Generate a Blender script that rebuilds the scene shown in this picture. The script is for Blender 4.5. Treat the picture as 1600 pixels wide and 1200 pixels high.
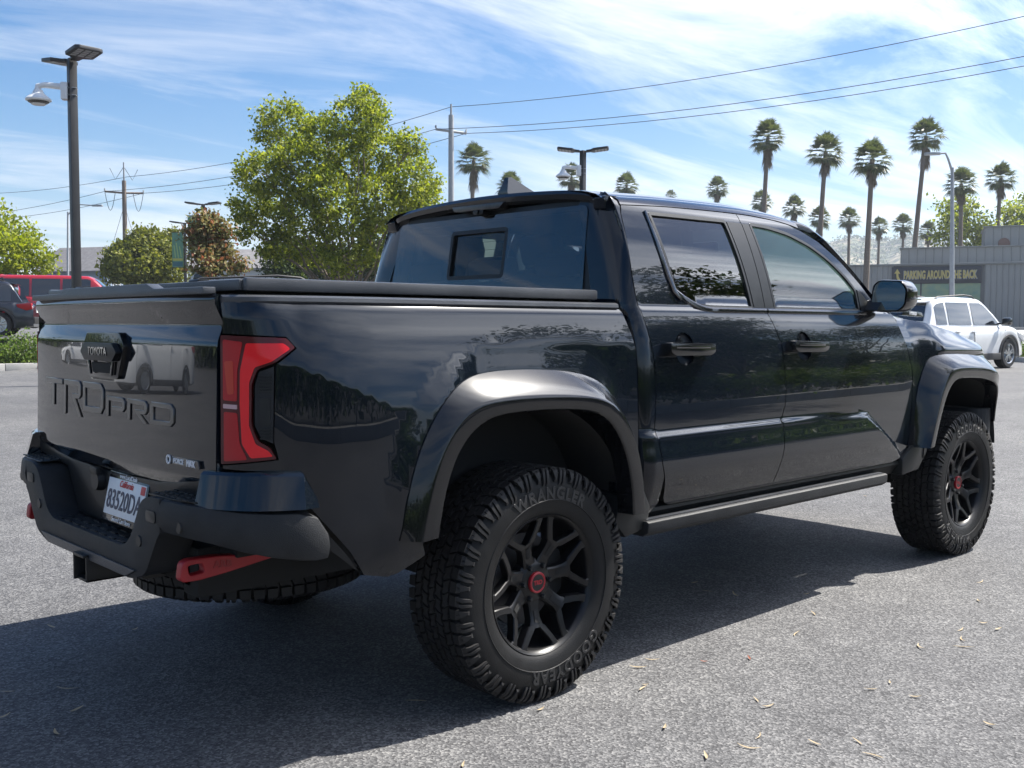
import bpy, bmesh, math, random
import numpy as np
from mathutils import Vector, Matrix
from mathutils.geometry import delaunay_2d_cdt, tessellate_polygon
R = math.radians
random.seed(7)
for o in list(bpy.data.objects): bpy.data.objects.remove(o)
scene = bpy.context.scene
col = scene.collection

# ------------------------------------------------------------------ camera
CAM = np.array([-2.367, -3.342, 1.280]); FPX = 1594.2
_y, _p, _r = np.radians([46.945, -3.353, .174])
c_f = np.array([math.cos(_p)*math.cos(_y), math.cos(_p)*math.sin(_y), math.sin(_p)])
_a = np.cross(c_f, [0, 0, 1]); _a /= np.linalg.norm(_a); _b = np.cross(_a, c_f)
c_r = _a*math.cos(_r)+_b*math.sin(_r); c_u = -_a*math.sin(_r)+_b*math.cos(_r)
cam = bpy.data.cameras.new('camera'); cam_ob = bpy.data.objects.new('camera', cam); col.objects.link(cam_ob)
cam.sensor_fit = 'HORIZONTAL'; cam.sensor_width = 36; cam.lens = FPX/1600*36; cam.clip_start = .05; cam.clip_end = 8000
cam_ob.matrix_world = Matrix(((c_r[0], c_u[0], -c_f[0], CAM[0]), (c_r[1], c_u[1], -c_f[1], CAM[1]), (c_r[2], c_u[2], -c_f[2], CAM[2]), (0, 0, 0, 1)))
scene.camera = cam_ob

# ------------------------------------------------------------------ sky and sun
SUN = Vector((.78, -.22, 1.0)).normalized()
sun_el = math.asin(SUN.z); sun_az = math.atan2(SUN.y, SUN.x)
world = bpy.data.worlds.new('World'); scene.world = world; world.use_nodes = True
def build_world():
    nt = world.node_tree; N = nt.nodes; L = nt.links; N.clear()
    out = N.new('ShaderNodeOutputWorld'); bg = N.new('ShaderNodeBackground'); bg.inputs['Strength'].default_value = SKY_STRENGTH
    sky = N.new('ShaderNodeTexSky'); sky.sky_type = 'NISHITA'; sky.sun_disc = False
    sky.sun_elevation = sun_el; sky.sun_rotation = math.pi/2 - sun_az
    sky.air_density = 1.0; sky.dust_density = .9; sky.ozone_density = 3.0; sky.altitude = 20
    tc = N.new('ShaderNodeTexCoord'); sep = N.new('ShaderNodeSeparateXYZ'); L.new(tc.outputs['Generated'], sep.inputs[0])
    def math_(op, a, b=None, clamp=False):
        m = N.new('ShaderNodeMath'); m.operation = op; m.use_clamp = clamp
        for i, v in enumerate((a, b)):
            if v is None: continue
            if isinstance(v, (int, float)): m.inputs[i].default_value = v
            else: L.new(v, m.inputs[i])
        return m.outputs[0]
    # thin cirrus on a high flat layer: direction / (height + curvature)
    den = math_('ADD', math_('MAXIMUM', sep.outputs['Z'], 0.0), .10)
    cx = math_('DIVIDE', sep.outputs['X'], den); cy = math_('DIVIDE', sep.outputs['Y'], den)
    cmb = N.new('ShaderNodeCombineXYZ'); L.new(cx, cmb.inputs[0]); L.new(cy, cmb.inputs[1])
    mp = N.new('ShaderNodeMapping'); mp.inputs['Rotation'].default_value = (0, 0, R(CL_ROT)); mp.inputs['Scale'].default_value = (.30, 1.05, 1); mp.inputs['Location'].default_value = CL_LOC
    L.new(cmb.outputs[0], mp.inputs[0])
    n1 = N.new('ShaderNodeTexNoise'); n1.inputs['Scale'].default_value = 1.35; n1.inputs['Detail'].default_value = 12; n1.inputs['Roughness'].default_value = .66; n1.inputs['Distortion'].default_value = .9
    L.new(mp.outputs[0], n1.inputs[0])
    n2 = N.new('ShaderNodeTexNoise'); n2.inputs['Scale'].default_value = .55; n2.inputs['Detail'].default_value = 3
    L.new(cmb.outputs[0], n2.inputs[0])
    s = math_('ADD', math_('MULTIPLY', n1.outputs['Fac'], .78), math_('MULTIPLY', n2.outputs['Fac'], .42))
    rmp = N.new('ShaderNodeValToRGB'); rmp.color_ramp.elements[0].position = .545; rmp.color_ramp.elements[1].position = .80
    rmp.color_ramp.elements[0].color = (0, 0, 0, 1); rmp.color_ramp.elements[1].color = (1, 1, 1, 1)
    L.new(s, rmp.inputs[0])
    hz = math_('SUBTRACT', 1.0, math_('MULTIPLY', sep.outputs['Z'], 1.1), True)
    fac = math_('MULTIPLY', rmp.outputs[0], math_('ADD', math_('MULTIPLY', hz, .45), .47), True)
    mix = N.new('ShaderNodeMix'); mix.data_type = 'RGBA'; L.new(fac, mix.inputs[0])
    # thin cloud scatters forward: brighter round the sun
    vd = N.new('ShaderNodeVectorMath'); vd.operation = 'DOT_PRODUCT'; L.new(tc.outputs['Generated'], vd.inputs[0]); vd.inputs[1].default_value = tuple(SUN)
    fw = math_('ADD', math_('MULTIPLY', math_('POWER', math_('MAXIMUM', vd.outputs['Value'], 0.0), 6.0), 13.0), 1.0)
    cm = N.new('ShaderNodeVectorMath'); cm.operation = 'SCALE'; cm.inputs[0].default_value = (CLOUD, CLOUD*1.01, CLOUD*1.04); L.new(fw, cm.inputs['Scale'])
    hs0 = N.new('ShaderNodeHueSaturation'); hs0.inputs['Saturation'].default_value = 1.5; hs0.inputs['Hue'].default_value = .502; L.new(sky.outputs[0], hs0.inputs['Color'])
    L.new(hs0.outputs[0], mix.inputs[6]); L.new(cm.outputs[0], mix.inputs[7])
    hs = N.new('ShaderNodeHueSaturation'); hs.inputs['Saturation'].default_value = 1.0; L.new(mix.outputs[2], hs.inputs['Color'])
    L.new(hs.outputs[0], bg.inputs[0]); L.new(bg.outputs[0], out.inputs[0])
SKY_STRENGTH = .053; CLOUD = 8.0; CL_ROT = 38; CL_LOC = (3.1, 1.7, 0)
build_world()
sl = bpy.data.lights.new('sun', 'SUN'); sl.energy = 4.5; sl.angle = R(.53); sl.color = (1, .955, .88)
so = bpy.data.objects.new('sun', sl); col.objects.link(so); so.rotation_euler = SUN.to_track_quat('Z', 'Y').to_euler()
vs = scene.view_settings; vs.view_transform = 'Standard'; vs.look = 'None'; vs.exposure = 1.42; vs.gamma = 1; vs.use_curve_mapping = False
scene.cycles.max_bounces = 8; scene.cycles.transparent_max_bounces = 12; scene.cycles.caustics_reflective = False; scene.cycles.caustics_refractive = False

# ------------------------------------------------------------------ helpers
def ray(px, py): return c_f + c_r*(px-800)/FPX + c_u*(600-py)/FPX
def at(px, py, D): return CAM + ray(px, py)*D            # a point D metres deep along the view axis
def un(px, py, ax, val):
    d = ray(px, py); i = 'xyz'.index(ax); return CAM + d*((val-CAM[i])/d[i])
_vx, _vy = math.cos(R(46.945)), math.sin(R(46.945))
def gz(x, y):                                             # level lot, with a bank behind the planting bed on the left and a gentle rise to the street
    dx = x-float(CAM[0]); dy = y-float(CAM[1]); s = dx*_vx+dy*_vy
    if s < 6: return 0.0
    q = (dx*_vy-dy*_vx)/s; k = sstep(-.3, .25, q)
    gl = .06*sstep(6, 22, s)+.72*sstep(26, 31, s)+.45*sstep(35, 85, s); gr = .25*sstep(7, 23, s)+.90*sstep(32, 85, s)
    return gl*(1-k)+gr*k
def ground_at(px, D):
    p = at(px, 507, D); return Vector((p[0], p[1], gz(p[0], p[1])))
def tag(o, label=None, cat=None, group=None, kind=None):
    if label: o['label'] = label
    if cat: o['category'] = cat
    if group: o['group'] = group
    if kind: o['kind'] = kind
    return o
def empty(name, loc=(0, 0, 0), rz=0, parent=None):
    o = bpy.data.objects.new(name, None); col.objects.link(o); o.location = loc; o.rotation_euler = (0, 0, rz)
    o.empty_display_size = .2
    if parent: o.parent = parent
    return o
def mobj(name, me, mat=None, parent=None, loc=None, rot=None):
    o = bpy.data.objects.new(name, me); col.objects.link(o)
    if mat is not None and len(me.materials) == 0:
        for m in (mat if isinstance(mat, (list, tuple)) else [mat]): me.materials.append(m)
    if parent: o.parent = parent
    if loc is not None: o.location = loc
    if rot is not None: o.rotation_euler = rot
    return o
def smooth(me, ang=35):
    for p in me.polygons: p.use_smooth = True
    if ang is not None: me.set_sharp_from_angle(angle=R(ang))
    return me
def pydata(name, v, f, mat=None, parent=None, sm=None, loc=None, rot=None):
    me = bpy.data.meshes.new(name); me.from_pydata([tuple(map(float, q)) for q in v], [], f); me.update()
    if sm is not None: smooth(me, sm)
    return mobj(name, me, mat, parent, loc, rot)
class MB:
    """collects simple shapes into ONE mesh"""
    def __init__(s): s.v = []; s.f = []
    def add(s, v, f):
        b = len(s.v); s.v += [tuple(map(float, q)) for q in v]; s.f += [tuple(i+b for i in q) for q in f]; return s
    def box(s, lo, hi, bev=0.0, M=None):
        bm = bmesh.new(); bmesh.ops.create_cube(bm, size=1)
        lo = Vector(lo); hi = Vector(hi)
        for q in bm.verts: q.co = Vector([(lo[i]+hi[i])/2+q.co[i]*(hi[i]-lo[i]) for i in range(3)])
        if bev: bmesh.ops.bevel(bm, geom=bm.edges[:], offset=bev, segments=2, affect='EDGES', profile=.6)
        return s.bm(bm, M)
    def bm(s, bm, M=None):
        bm.verts.index_update()
        s.add([(M @ q.co) if M else q.co for q in bm.verts], [[q.index for q in f.verts] for f in bm.faces]); bm.free(); return s
    def prism(s, poly, axis, a, b, bev=0.0, seg=2, M=None):
        """2D polygon extruded along an axis from a to b"""
        bm = bmesh.new(); i = 'xyz'.index(axis)
        def P(q, h):
            q = list(q); q.insert(i, h); return q
        v0 = [bm.verts.new(P(q, a)) for q in poly]; v1 = [bm.verts.new(P(q, b)) for q in poly]
        bm.faces.new(v0); bm.faces.new(v1[::-1]); n = len(poly)
        for k in range(n): bm.faces.new((v0[k], v1[k], v1[(k+1) % n], v0[(k+1) % n]))
        bmesh.ops.recalc_face_normals(bm, faces=bm.faces[:])
        if bev: bmesh.ops.bevel(bm, geom=bm.edges[:], offset=bev, segments=seg, affect='EDGES', profile=.6, clamp_overlap=True)
        return s.bm(bm, M)
    def tube(s, pts, rad, n=8, cap=True):
        pts = [Vector(p) for p in pts]; m = len(pts); rad = rad if hasattr(rad, '__len__') else [rad]*m
        ref = None; rings = []
        for k in range(m):
            t = (pts[min(k+1, m-1)]-pts[max(k-1, 0)]).normalized()
            if ref is None: ref = t.orthogonal().normalized()
            ref = (ref-t*ref.dot(t)).normalized(); b = t.cross(ref)
            rings.append([pts[k]+(ref*math.cos(2*math.pi*j/n)+b*math.sin(2*math.pi*j/n))*rad[k] for j in range(n)])
        f = [(k*n+j, k*n+(j+1) % n, (k+1)*n+(j+1) % n, (k+1)*n+j) for k in range(m-1) for j in range(n)]
        if cap: f += [tuple(range(n))[::-1], tuple((m-1)*n+j for j in range(n))]
        return s.add([q for r_ in rings for q in r_], f)
    def lathe(s, prof, n=48, axis='y', c=(0, 0, 0), closed=False):
        """prof: (radius, height along axis)"""
        v = []
        for r_, h in prof:
            for j in range(n):
                a = 2*math.pi*j/n; p = (r_*math.cos(a), r_*math.sin(a))
                v.append({'y': (c[0]+p[0], c[1]+h, c[2]+p[1]), 'z': (c[0]+p[0], c[1]+p[1], c[2]+h), 'x': (c[0]+h, c[1]+p[0], c[2]+p[1])}[axis])
        m = len(prof); f = [(k*n+j, k*n+(j+1) % n, (k+1)*n+(j+1) % n, (k+1)*n+j) for k in range(m-1) for j in range(n)]
        if closed: f += [((m-1)*n+j, (m-1)*n+(j+1) % n, (j+1) % n, j) for j in range(n)]
        return s.add(v, f)
    def build(s, name, mat=None, parent=None, sm=35, loc=None, rot=None, fixn=True):
        me = bpy.data.meshes.new(name); me.from_pydata(s.v, [], s.f); me.update()
        if fixn:
            bm = bmesh.new(); bm.from_mesh(me); bmesh.ops.recalc_face_normals(bm, faces=bm.faces[:]); bm.to_mesh(me); bm.free()
        if sm is not None: smooth(me, sm)
        return mobj(name, me, mat, parent, loc, rot)
def copy_tree(o, parent=None):
    c = o.copy(); col.objects.link(c); c.parent = parent
    for ch in list(o.children): copy_tree(ch, c)
    return c
def pchip(xs, ys):
    xs = np.array(xs, float); ys = np.array(ys, float); h = np.diff(xs); d = np.diff(ys)/h; m = np.zeros_like(ys)
    m[0] = d[0]; m[-1] = d[-1]
    for i in range(1, len(xs)-1):
        if d[i-1]*d[i] > 0:
            w1 = 2*h[i]+h[i-1]; w2 = h[i]+2*h[i-1]; m[i] = (w1+w2)/(w1/d[i-1]+w2/d[i])
    def f(x):
        x = min(max(x, xs[0]), xs[-1]); i = int(min(max(np.searchsorted(xs, x)-1, 0), len(h)-1)); t = (x-xs[i])/h[i]
        return float((2*t**3-3*t*t+1)*ys[i]+(t**3-2*t*t+t)*h[i]*m[i]+(-2*t**3+3*t*t)*ys[i+1]+(t**3-t*t)*h[i]*m[i+1])
    return f
def sstep(a, b, x):
    t = min(max((x-a)/(b-a), 0), 1); return t*t*(3-2*t)
def rounded(poly, r, n=4):
    """round the corners of a closed polygon; r one number or one per corner"""
    out = []; m = len(poly)
    for i in range(m):
        p = Vector(poly[i]); a = Vector(poly[i-1]); b = Vector(poly[(i+1) % m]); rr = r[i] if hasattr(r, '__len__') else r
        da = (a-p); db = (b-p); k = min(rr, da.length*.49, db.length*.49)
        if k < 1e-4: out.append(tuple(p)); continue
        s = p+da.normalized()*k; e = p+db.normalized()*k
        for j in range(n+1):
            t = j/n; q = s*(1-t)**2+p*2*t*(1-t)+e*t*t; out.append(tuple(q))
    return out
def dense(poly, step):
    out = []; m = len(poly)
    for i in range(m):
        a = Vector(poly[i]); b = Vector(poly[(i+1) % m]); k = max(1, int(math.ceil((b-a).length/step)))
        out += [tuple(a.lerp(b, j/k)) for j in range(k)]
    return out
def area2(p): return sum(p[i-1][0]*p[i][1]-p[i][0]*p[i-1][1] for i in range(len(p)))
def inset(poly, d):
    """shrink a polygon by d"""
    if area2(poly) < 0: poly = poly[::-1]
    m = len(poly); out = []
    for i in range(m):
        p = Vector(poly[i]); a = (p-Vector(poly[i-1])); b = (Vector(poly[(i+1) % m])-p)
        if a.length < 1e-7 or b.length < 1e-7: out.append(tuple(p)); continue
        a.normalize(); b.normalize(); na = Vector((-a.y, a.x)); nb = Vector((-b.y, b.x)); n = na+nb
        k = n.length
        n = n/k if k > .2 else na
        out.append(tuple(p+n*d/max(.5, n.dot(na))))
    return out
def pip(x, y, poly):
    c = False; j = len(poly)-1
    for i in range(len(poly)):
        xi, yi = poly[i]; xj, yj = poly[j]
        if (yi > y) != (yj > y) and x < (xj-xi)*(y-yi)/(yj-yi)+xi: c = not c
        j = i
    return c
def seg_dist(p, poly, closed=True):
    x, y = p; best = 9e9; m = len(poly)
    for i in range(m if closed else m-1):
        ax, ay = poly[i]; bx, by = poly[(i+1) % m]; dx = bx-ax; dy = by-ay; L = dx*dx+dy*dy
        t = 0 if L == 0 else min(1, max(0, ((x-ax)*dx+(y-ay)*dy)/L)); e = math.hypot(x-ax-t*dx, y-ay-t*dy)
        best = min(best, e)
    return best
def panel(name, outline, Q, mat, parent, holes=(), step=.03, mirror=False, flange=.02, gap=.0, edge=.025, hint=None):
    """sheet over a 2D outline with holes, laid on the surface Q(a,b) -> (x,y,z) of the RIGHT side, with exact
       normals and a turned-in edge; mirror builds the left twin. hint: outward direction."""
    if gap: outline = inset(outline, gap); holes = [inset(h, -gap) for h in holes]
    loops = [dense(outline, edge)]+[dense(h, edge) for h in holes]
    pts = []; edges = []
    for lp in loops:
        b = len(pts); pts += lp; edges += [(b+i, b+(i+1) % len(lp)) for i in range(len(lp))]
    xs = [p[0] for p in pts]; zs = [p[1] for p in pts]
    nx = int((max(xs)-min(xs))/step)+2; nz = int((max(zs)-min(zs))/step)+2
    for i in range(nx):
        for j in range(nz):
            a = min(xs)+(i+.37)*step; c = min(zs)+(j+.31)*step
            if pip(a, c, loops[0]) and not any(pip(a, c, h) for h in loops[1:]) and min(seg_dist((a, c), l) for l in loops) > step*.33: pts.append((a, c))
    V, E_, Fc, ov, oe, of = delaunay_2d_cdt([Vector(p) for p in pts], edges, [], 0, 1e-6)
    tris = []
    for t in Fc:
        cx = sum(V[i].x for i in t)/3; cz = sum(V[i].y for i in t)/3
        if pip(cx, cz, loops[0]) and not any(pip(cx, cz, h) for h in loops[1:]): tris.append(list(t))
    sg = Vector((1, -1, 1)) if mirror else Vector((1, 1, 1)); h = .004; hint = Vector(hint or (0, -1, 0))
    def N0(a, c):
        da = Vector(Q(a+h, c))-Vector(Q(a-h, c)); dc = Vector(Q(a, c+h))-Vector(Q(a, c-h)); n = da.cross(dc).normalized()
        return n if n.dot(hint) > 0 else -n
    nr = [N0(q.x, q.y) for q in V]; v = [Vector(Q(q.x, q.y))*sg for q in V]; nv = [n*sg for n in nr]; faces = []
    for t in tris:
        a, b, c = (v[i] for i in t)
        if (b-a).cross(c-a).dot(nv[t[0]]) < 0: t = t[::-1]
        faces.append(t)
    if flange:
        for lp in loops:
            m = len(lp); b = len(v)
            top = [Vector(Q(*p)) for p in lp]; nn = [N0(*p) for p in lp]
            v += [p*sg for p in top]; v += [(p-n*flange)*sg for p, n in zip(top, nn)]; nv += [None]*(2*m)
            for i in range(m): faces.append((b+i, b+(i+1) % m, b+m+(i+1) % m, b+m+i))
    me = bpy.data.meshes.new(name); me.from_pydata([tuple(q) for q in v], [], faces); me.update()
    for p in me.polygons: p.use_smooth = True
    vn = [tuple(v_.normal) for v_ in me.vertices]
    me.normals_split_custom_set_from_vertices([tuple(n) if n is not None else vn[i] for i, n in enumerate(nv)])
    return mobj(name, me, mat, parent)
def text_mesh(txt, size, extrude=.002, bevel=0.0, shear=0.0, spacing=1.0, bold=0.0, align='CENTER'):
    cu = bpy.data.curves.new('lettering', 'FONT'); cu.body = txt; cu.size = size; cu.extrude = extrude; cu.bevel_depth = bevel; cu.bevel_resolution = 1
    cu.align_x = align; cu.align_y = 'CENTER'; cu.shear = shear; cu.space_character = spacing; cu.offset = bold; cu.resolution_u = 3
    o = bpy.data.objects.new('t', cu); col.objects.link(o); bpy.context.view_layer.update()
    me = bpy.data.meshes.new_from_object(o.evaluated_get(bpy.context.evaluated_depsgraph_get()))
    bpy.data.objects.remove(o); bpy.data.curves.remove(cu); me.materials.clear(); return me

# ------------------------------------------------------------------ materials
def nmat(name):
    m = bpy.data.materials.new(name); m.use_nodes = True; nt = m.node_tree; nt.nodes.clear()
    out = nt.nodes.new('ShaderNodeOutputMaterial'); p = nt.nodes.new('ShaderNodeBsdfPrincipled'); nt.links.new(p.outputs[0], out.inputs[0])
    return m, nt, p
def rgba(c): return (c[0], c[1], c[2], 1)
def mat(name, c, rough=.5, metal=0.0, coat=0.0, coat_r=.03, spec=.5, c2=None, nscale=8, nbump=0.0, bscale=None, rvar=0.0, detail=6, coords='Object', stretch=None):
    m, nt, p = nmat(name); L = nt.links; N = nt.nodes
    p.inputs['Base Color'].default_value = rgba(c); p.inputs['Roughness'].default_value = rough; p.inputs['Metallic'].default_value = metal
    p.inputs['Coat Weight'].default_value = coat; p.inputs['Coat Roughness'].default_value = coat_r; p.inputs['Specular IOR Level'].default_value = spec
    if c2 is not None or nbump or rvar:
        tc = N.new('ShaderNodeTexCoord'); src = tc.outputs[coords]
        if stretch:
            mp = N.new('ShaderNodeMapping'); mp.inputs['Scale'].default_value = stretch; L.new(src, mp.inputs[0]); src = mp.outputs[0]
        n = N.new('ShaderNodeTexNoise'); n.inputs['Scale'].default_value = nscale; n.inputs['Detail'].default_value = detail; n.inputs['Roughness'].default_value = .6; L.new(src, n.inputs[0])
        if c2 is not None:
            rp = N.new('ShaderNodeValToRGB'); rp.color_ramp.elements[0].position = .33; rp.color_ramp.elements[1].position = .67
            rp.color_ramp.elements[0].color = rgba(c); rp.color_ramp.elements[1].color = rgba(c2); L.new(n.outputs['Fac'], rp.inputs[0]); L.new(rp.outputs[0], p.inputs['Base Color'])
        if rvar:
            mr = N.new('ShaderNodeMapRange'); mr.inputs[1].default_value = .3; mr.inputs[2].default_value = .7; mr.inputs[3].default_value = rough-rvar; mr.inputs[4].default_value = rough+rvar
            L.new(n.outputs['Fac'], mr.inputs[0]); L.new(mr.outputs[0], p.inputs['Roughness'])
        if nbump:
            n2 = N.new('ShaderNodeTexNoise'); n2.inputs['Scale'].default_value = bscale or nscale*4; n2.inputs['Detail'].default_value = 4; L.new(src, n2.inputs[0])
            b = N.new('ShaderNodeBump'); b.inputs['Strength'].default_value = nbump; b.inputs['Distance'].default_value = .01; L.new(n2.outputs['Fac'], b.inputs['Height']); L.new(b.outputs[0], p.inputs['Normal'])
    return m
def glass_mat(name, tint, refl=1.0, rough=0.0):
    """thin pane: fresnel mirror over a tinted see-through sheet"""
    m = bpy.data.materials.new(name); m.use_nodes = True; nt = m.node_tree; N = nt.nodes; L = nt.links; N.clear()
    out = N.new('ShaderNodeOutputMaterial'); t = N.new('ShaderNodeBsdfTransparent'); t.inputs[0].default_value = rgba(tint)
    g = N.new('ShaderNodeBsdfGlossy'); g.inputs['Roughness'].default_value = rough; g.inputs[0].default_value = (1, 1, 1, 1)
    fr = N.new('ShaderNodeFresnel'); fr.inputs[0].default_value = 1.5
    k = N.new('ShaderNodeMath'); k.operation = 'MULTIPLY'; k.inputs[1].default_value = refl; k.use_clamp = True; L.new(fr.outputs[0], k.inputs[0])
    mx = N.new('ShaderNodeMixShader'); L.new(k.outputs[0], mx.inputs[0]); L.new(t.outputs[0], mx.inputs[1]); L.new(g.outputs[0], mx.inputs[2]); L.new(mx.outputs[0], out.inputs[0])
    return m
M = {}
M['paint'] = mat('black_paint', (.004, .0065, .011), .12, 0, 1.0, .006, .15); M['paint'].node_tree.nodes['Principled BSDF'].inputs['Coat IOR'].default_value = 1.42
M['gloss_black'] = mat('gloss_black_trim', (.006, .006, .007), .16, 0, .6, .03)
M['satin_black'] = mat('satin_black_trim', (.010, .011, .012), .36, 0, 0, .1, .32, c2=(.017, .018, .019), nscale=14)
M['plastic'] = mat('textured_black_plastic', (.012, .013, .015), .52, 0, 0, .1, .32, c2=(.024, .025, .027), nscale=9, nbump=.25, bscale=420, rvar=.06)
M['plastic_gray'] = mat('dark_gray_plastic', (.062, .065, .072), .32, nbump=.2, bscale=400, c2=(.036, .039, .046), nscale=6)
M['dark'] = mat('dark_underside', (.006, .006, .006), .8)
M['liner'] = mat('wheel_liner', (.012, .012, .013), .75, c2=(.02, .019, .018), nscale=7)
M['rubber'] = mat('tyre_rubber', (.008, .008, .0085), .50, 0, 0, .1, .22, c2=(.014, .014, .0145), nscale=12, nbump=.15, bscale=300, rvar=.08)
M['rubber_text'] = mat('tyre_lettering', (.020, .020, .021), .38)
M['tread'] = mat('tread_rubber', (.010, .010, .011), .55, 0, 0, .1, .28, c2=(.024, .023, .023), nscale=6)
M['rim'] = mat('satin_black_alloy', (.006, .006, .007), .33, 0, .0, .25, .35)
M['red_ring'] = mat('red_cap_ring', (.35, .012, .02), .35)
M['red_paint'] = mat('red_powder_coat', (.38, .012, .018), .42, c2=(.30, .01, .014), nscale=8, nbump=.1, bscale=200)
M['chrome'] = mat('chrome', (.75, .76, .78), .08, 1)
M['dark_chrome'] = mat('dark_chrome', (.16, .16, .17), .14, 1)
M['steel'] = mat('grey_steel', (.22, .22, .23), .4, .8)
M['tonneau'] = mat('tonneau_vinyl', (.020, .021, .024), .55, nbump=.45, bscale=260, c2=(.03, .032, .036), nscale=5)
M['white_plastic'] = mat('white_plastic', (.72, .73, .74), .4, c2=(.66, .67, .68), nscale=3)
M['badge_white'] = mat('badge_white', (.75, .76, .78), .3)
M['glass_clear'] = glass_mat('clear_glass', (.68, .92, .86), 1.3)
M['glass_dark'] = glass_mat('privacy_glass', (.16, .17, .175), 1.8)
M['glass_rear'] = glass_mat('rear_privacy_glass', (.18, .20, .22), 2.0)
M['mirror'] = mat('mirror_glass', (.80, .88, .86), .01, 1)
M['interior'] = mat('interior_black', (.02, .02, .021), .7, c2=(.03, .03, .03), nscale=9)
M['tailored'] = mat('seat_fabric', (.03, .03, .032), .8, nbump=.2, bscale=120)
def lens_mat(name, c, c2, e=0.0):
    m, nt, p = nmat(name); N = nt.nodes; L = nt.links
    p.inputs['Roughness'].default_value = .3; p.inputs['Specular IOR Level'].default_value = .2; p.inputs['Coat Weight'].default_value = .6; p.inputs['Coat Roughness'].default_value = .02
    tc = N.new('ShaderNodeTexCoord'); wv = N.new('ShaderNodeTexWave'); wv.wave_type = 'BANDS'; wv.bands_direction = 'Z'; wv.inputs['Scale'].default_value = 110; wv.inputs['Distortion'].default_value = .3; L.new(tc.outputs['Object'], wv.inputs[0])
    rp = N.new('ShaderNodeValToRGB'); rp.color_ramp.elements[0].color = rgba([x*.82 for x in c]); rp.color_ramp.elements[1].color = rgba([x*1.15 for x in c]); L.new(wv.outputs['Fac'], rp.inputs[0]); L.new(rp.outputs[0], p.inputs['Base Color'])
    b = N.new('ShaderNodeBump'); b.inputs['Strength'].default_value = .25; b.inputs['Distance'].default_value = .003; L.new(wv.outputs['Fac'], b.inputs['Height']); L.new(b.outputs[0], p.inputs['Normal'])
    return m
M['lens'] = lens_mat('red_lens', (.40, .005, .010), None)
M['lens_deep'] = lens_mat('deep_red_lens', (.07, .002, .004), None)
M['lens_bright'] = lens_mat('bright_red_lens', (.80, .010, .016), None)
M['lens_clear'] = lens_mat('clear_lens', (.55, .35, .36), None)
M['lens_orange'] = lens_mat('orange_red_lens', (.50, .04, .02), None)
# ------------------------------------------------------------------ truck surfaces (x forward from the rear axle, y left, z up)
_door = pchip([.40, .50, .58, .66, .75, .90, 1.02, 1.12, 1.20, 1.26, 1.31, 1.345], [.850, .878, .897, .910, .917, .921, .920, .915, .9055, .894, .880, .866])
_bed = pchip([.40, .52, .62, .75, .95, 1.08, 1.16, 1.22, 1.27, 1.31, 1.34], [.845, .875, .902, .922, .934, .936, .932, .922, .907, .890, .868])
_led = pchip([.40, .50, .57, .66, .735, .75, .86, 2.0], [.0, .003, .009, .022, .032, .032, .020, .020])
_led_line = [(.40, .868), (.60, .868), (1.46, .863), (2.18, .857), (2.24, .845), (2.56, .66), (2.70, .56)]
def green_w(z):
    t = (z-1.345)/.455
    return .862-.150*t-.012*t*t+.016*math.sin(math.pi*min(max(t, 0), 1)) - .03*max(0, (z-1.73)/.08)**2*(z > 1.73)
def led_h(x):
    for (a, b), (c, d) in zip(_led_line[:-1], _led_line[1:]):
        if a <= x <= c: return b+(d-b)*(x-a)/(c-a)
    return _led_line[0][1] if x < .4 else -1
def side_w(x, z):
    """half width of the cab and doors"""
    if z > 1.345: return green_w(z)
    w = _door(z)
    h = led_h(x); sl = 1.0 if x < 2.2 else .87
    e = .0065 if x < 2.15 else .0065+.0115*min(1, (x-2.15)/.1)
    k = sstep(e, -e, (z-h)*sl)
    w += _led(z)*k
    if x > 2.62: w -= .006*((x-2.62)/.3)**2
    return w
_pa = [.9, .3, -.45, -.62, -.74, -.82, -.90, -.97, -1.03, -1.09, -1.14, -1.17]
_px = [.9, .3, -.45, -.62, -.739, -.8165, -.888, -.945, -.988, -1.020, -1.034, -1.038]
_pi = [0, 0, 0, .004, .014, .027, .051, .087, .129, .178, .226, .256]
bed_x = pchip(_pa[::-1], _px[::-1]); bed_in = pchip(_pa[::-1], _pi[::-1])
FL_OUT = [(-.590, .620), (-.560, .800), (-.515, .925), (-.440, 1.035), (-.345, 1.105), (-.220, 1.132), (.030, 1.132), (.250, 1.108), (.385, 1.040), (.470, .930), (.500, .760), (.505, .600)]
_crease = pchip([-1.2, -1.0, -.90, -.72, -.56, -.47, -.40, -.33, -.25, -.1, .25, .45, .60], [1.185, 1.180, 1.165, 1.095, 1.030, 1.025, 1.07, 1.15, 1.200, 1.218, 1.222, 1.205, 1.18])
def bedQ(a, z):
    """right bed side wrapped round the rear corner; a = length along the side"""
    f = sstep(-.95, -.6, a)*sstep(.62, .4, a); zc = _crease(a); r_ = .012
    def up(q): d = max(0.0, 1.340-q); return .868+.40*d-.42*d*d
    def lo(q): return up(zc)-(zc-q)*.004-max(0, .70-q)**2*1.1
    t = sstep(zc-r_, zc+r_, z); w = lo(z)*(1-t)+up(z)*t
    if z > 1.325: w -= .5*(z-1.325)
    # low swelling round the wheel flare
    d = 0 if pip(a, z, FL_OUT+[(.505, .3), (-.59, .3)]) else seg_dist((a, z), FL_OUT, False)
    w += .014*max(0, 1-d/.075)**1.2*f*sstep(.45, .30, a)
    k = sstep(-.84, -1.06, a); w = w*(1-k)+(.930-.35*max(0, z-1.30))*k
    return (bed_x(a), -(w-bed_in(a)), z)
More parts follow.
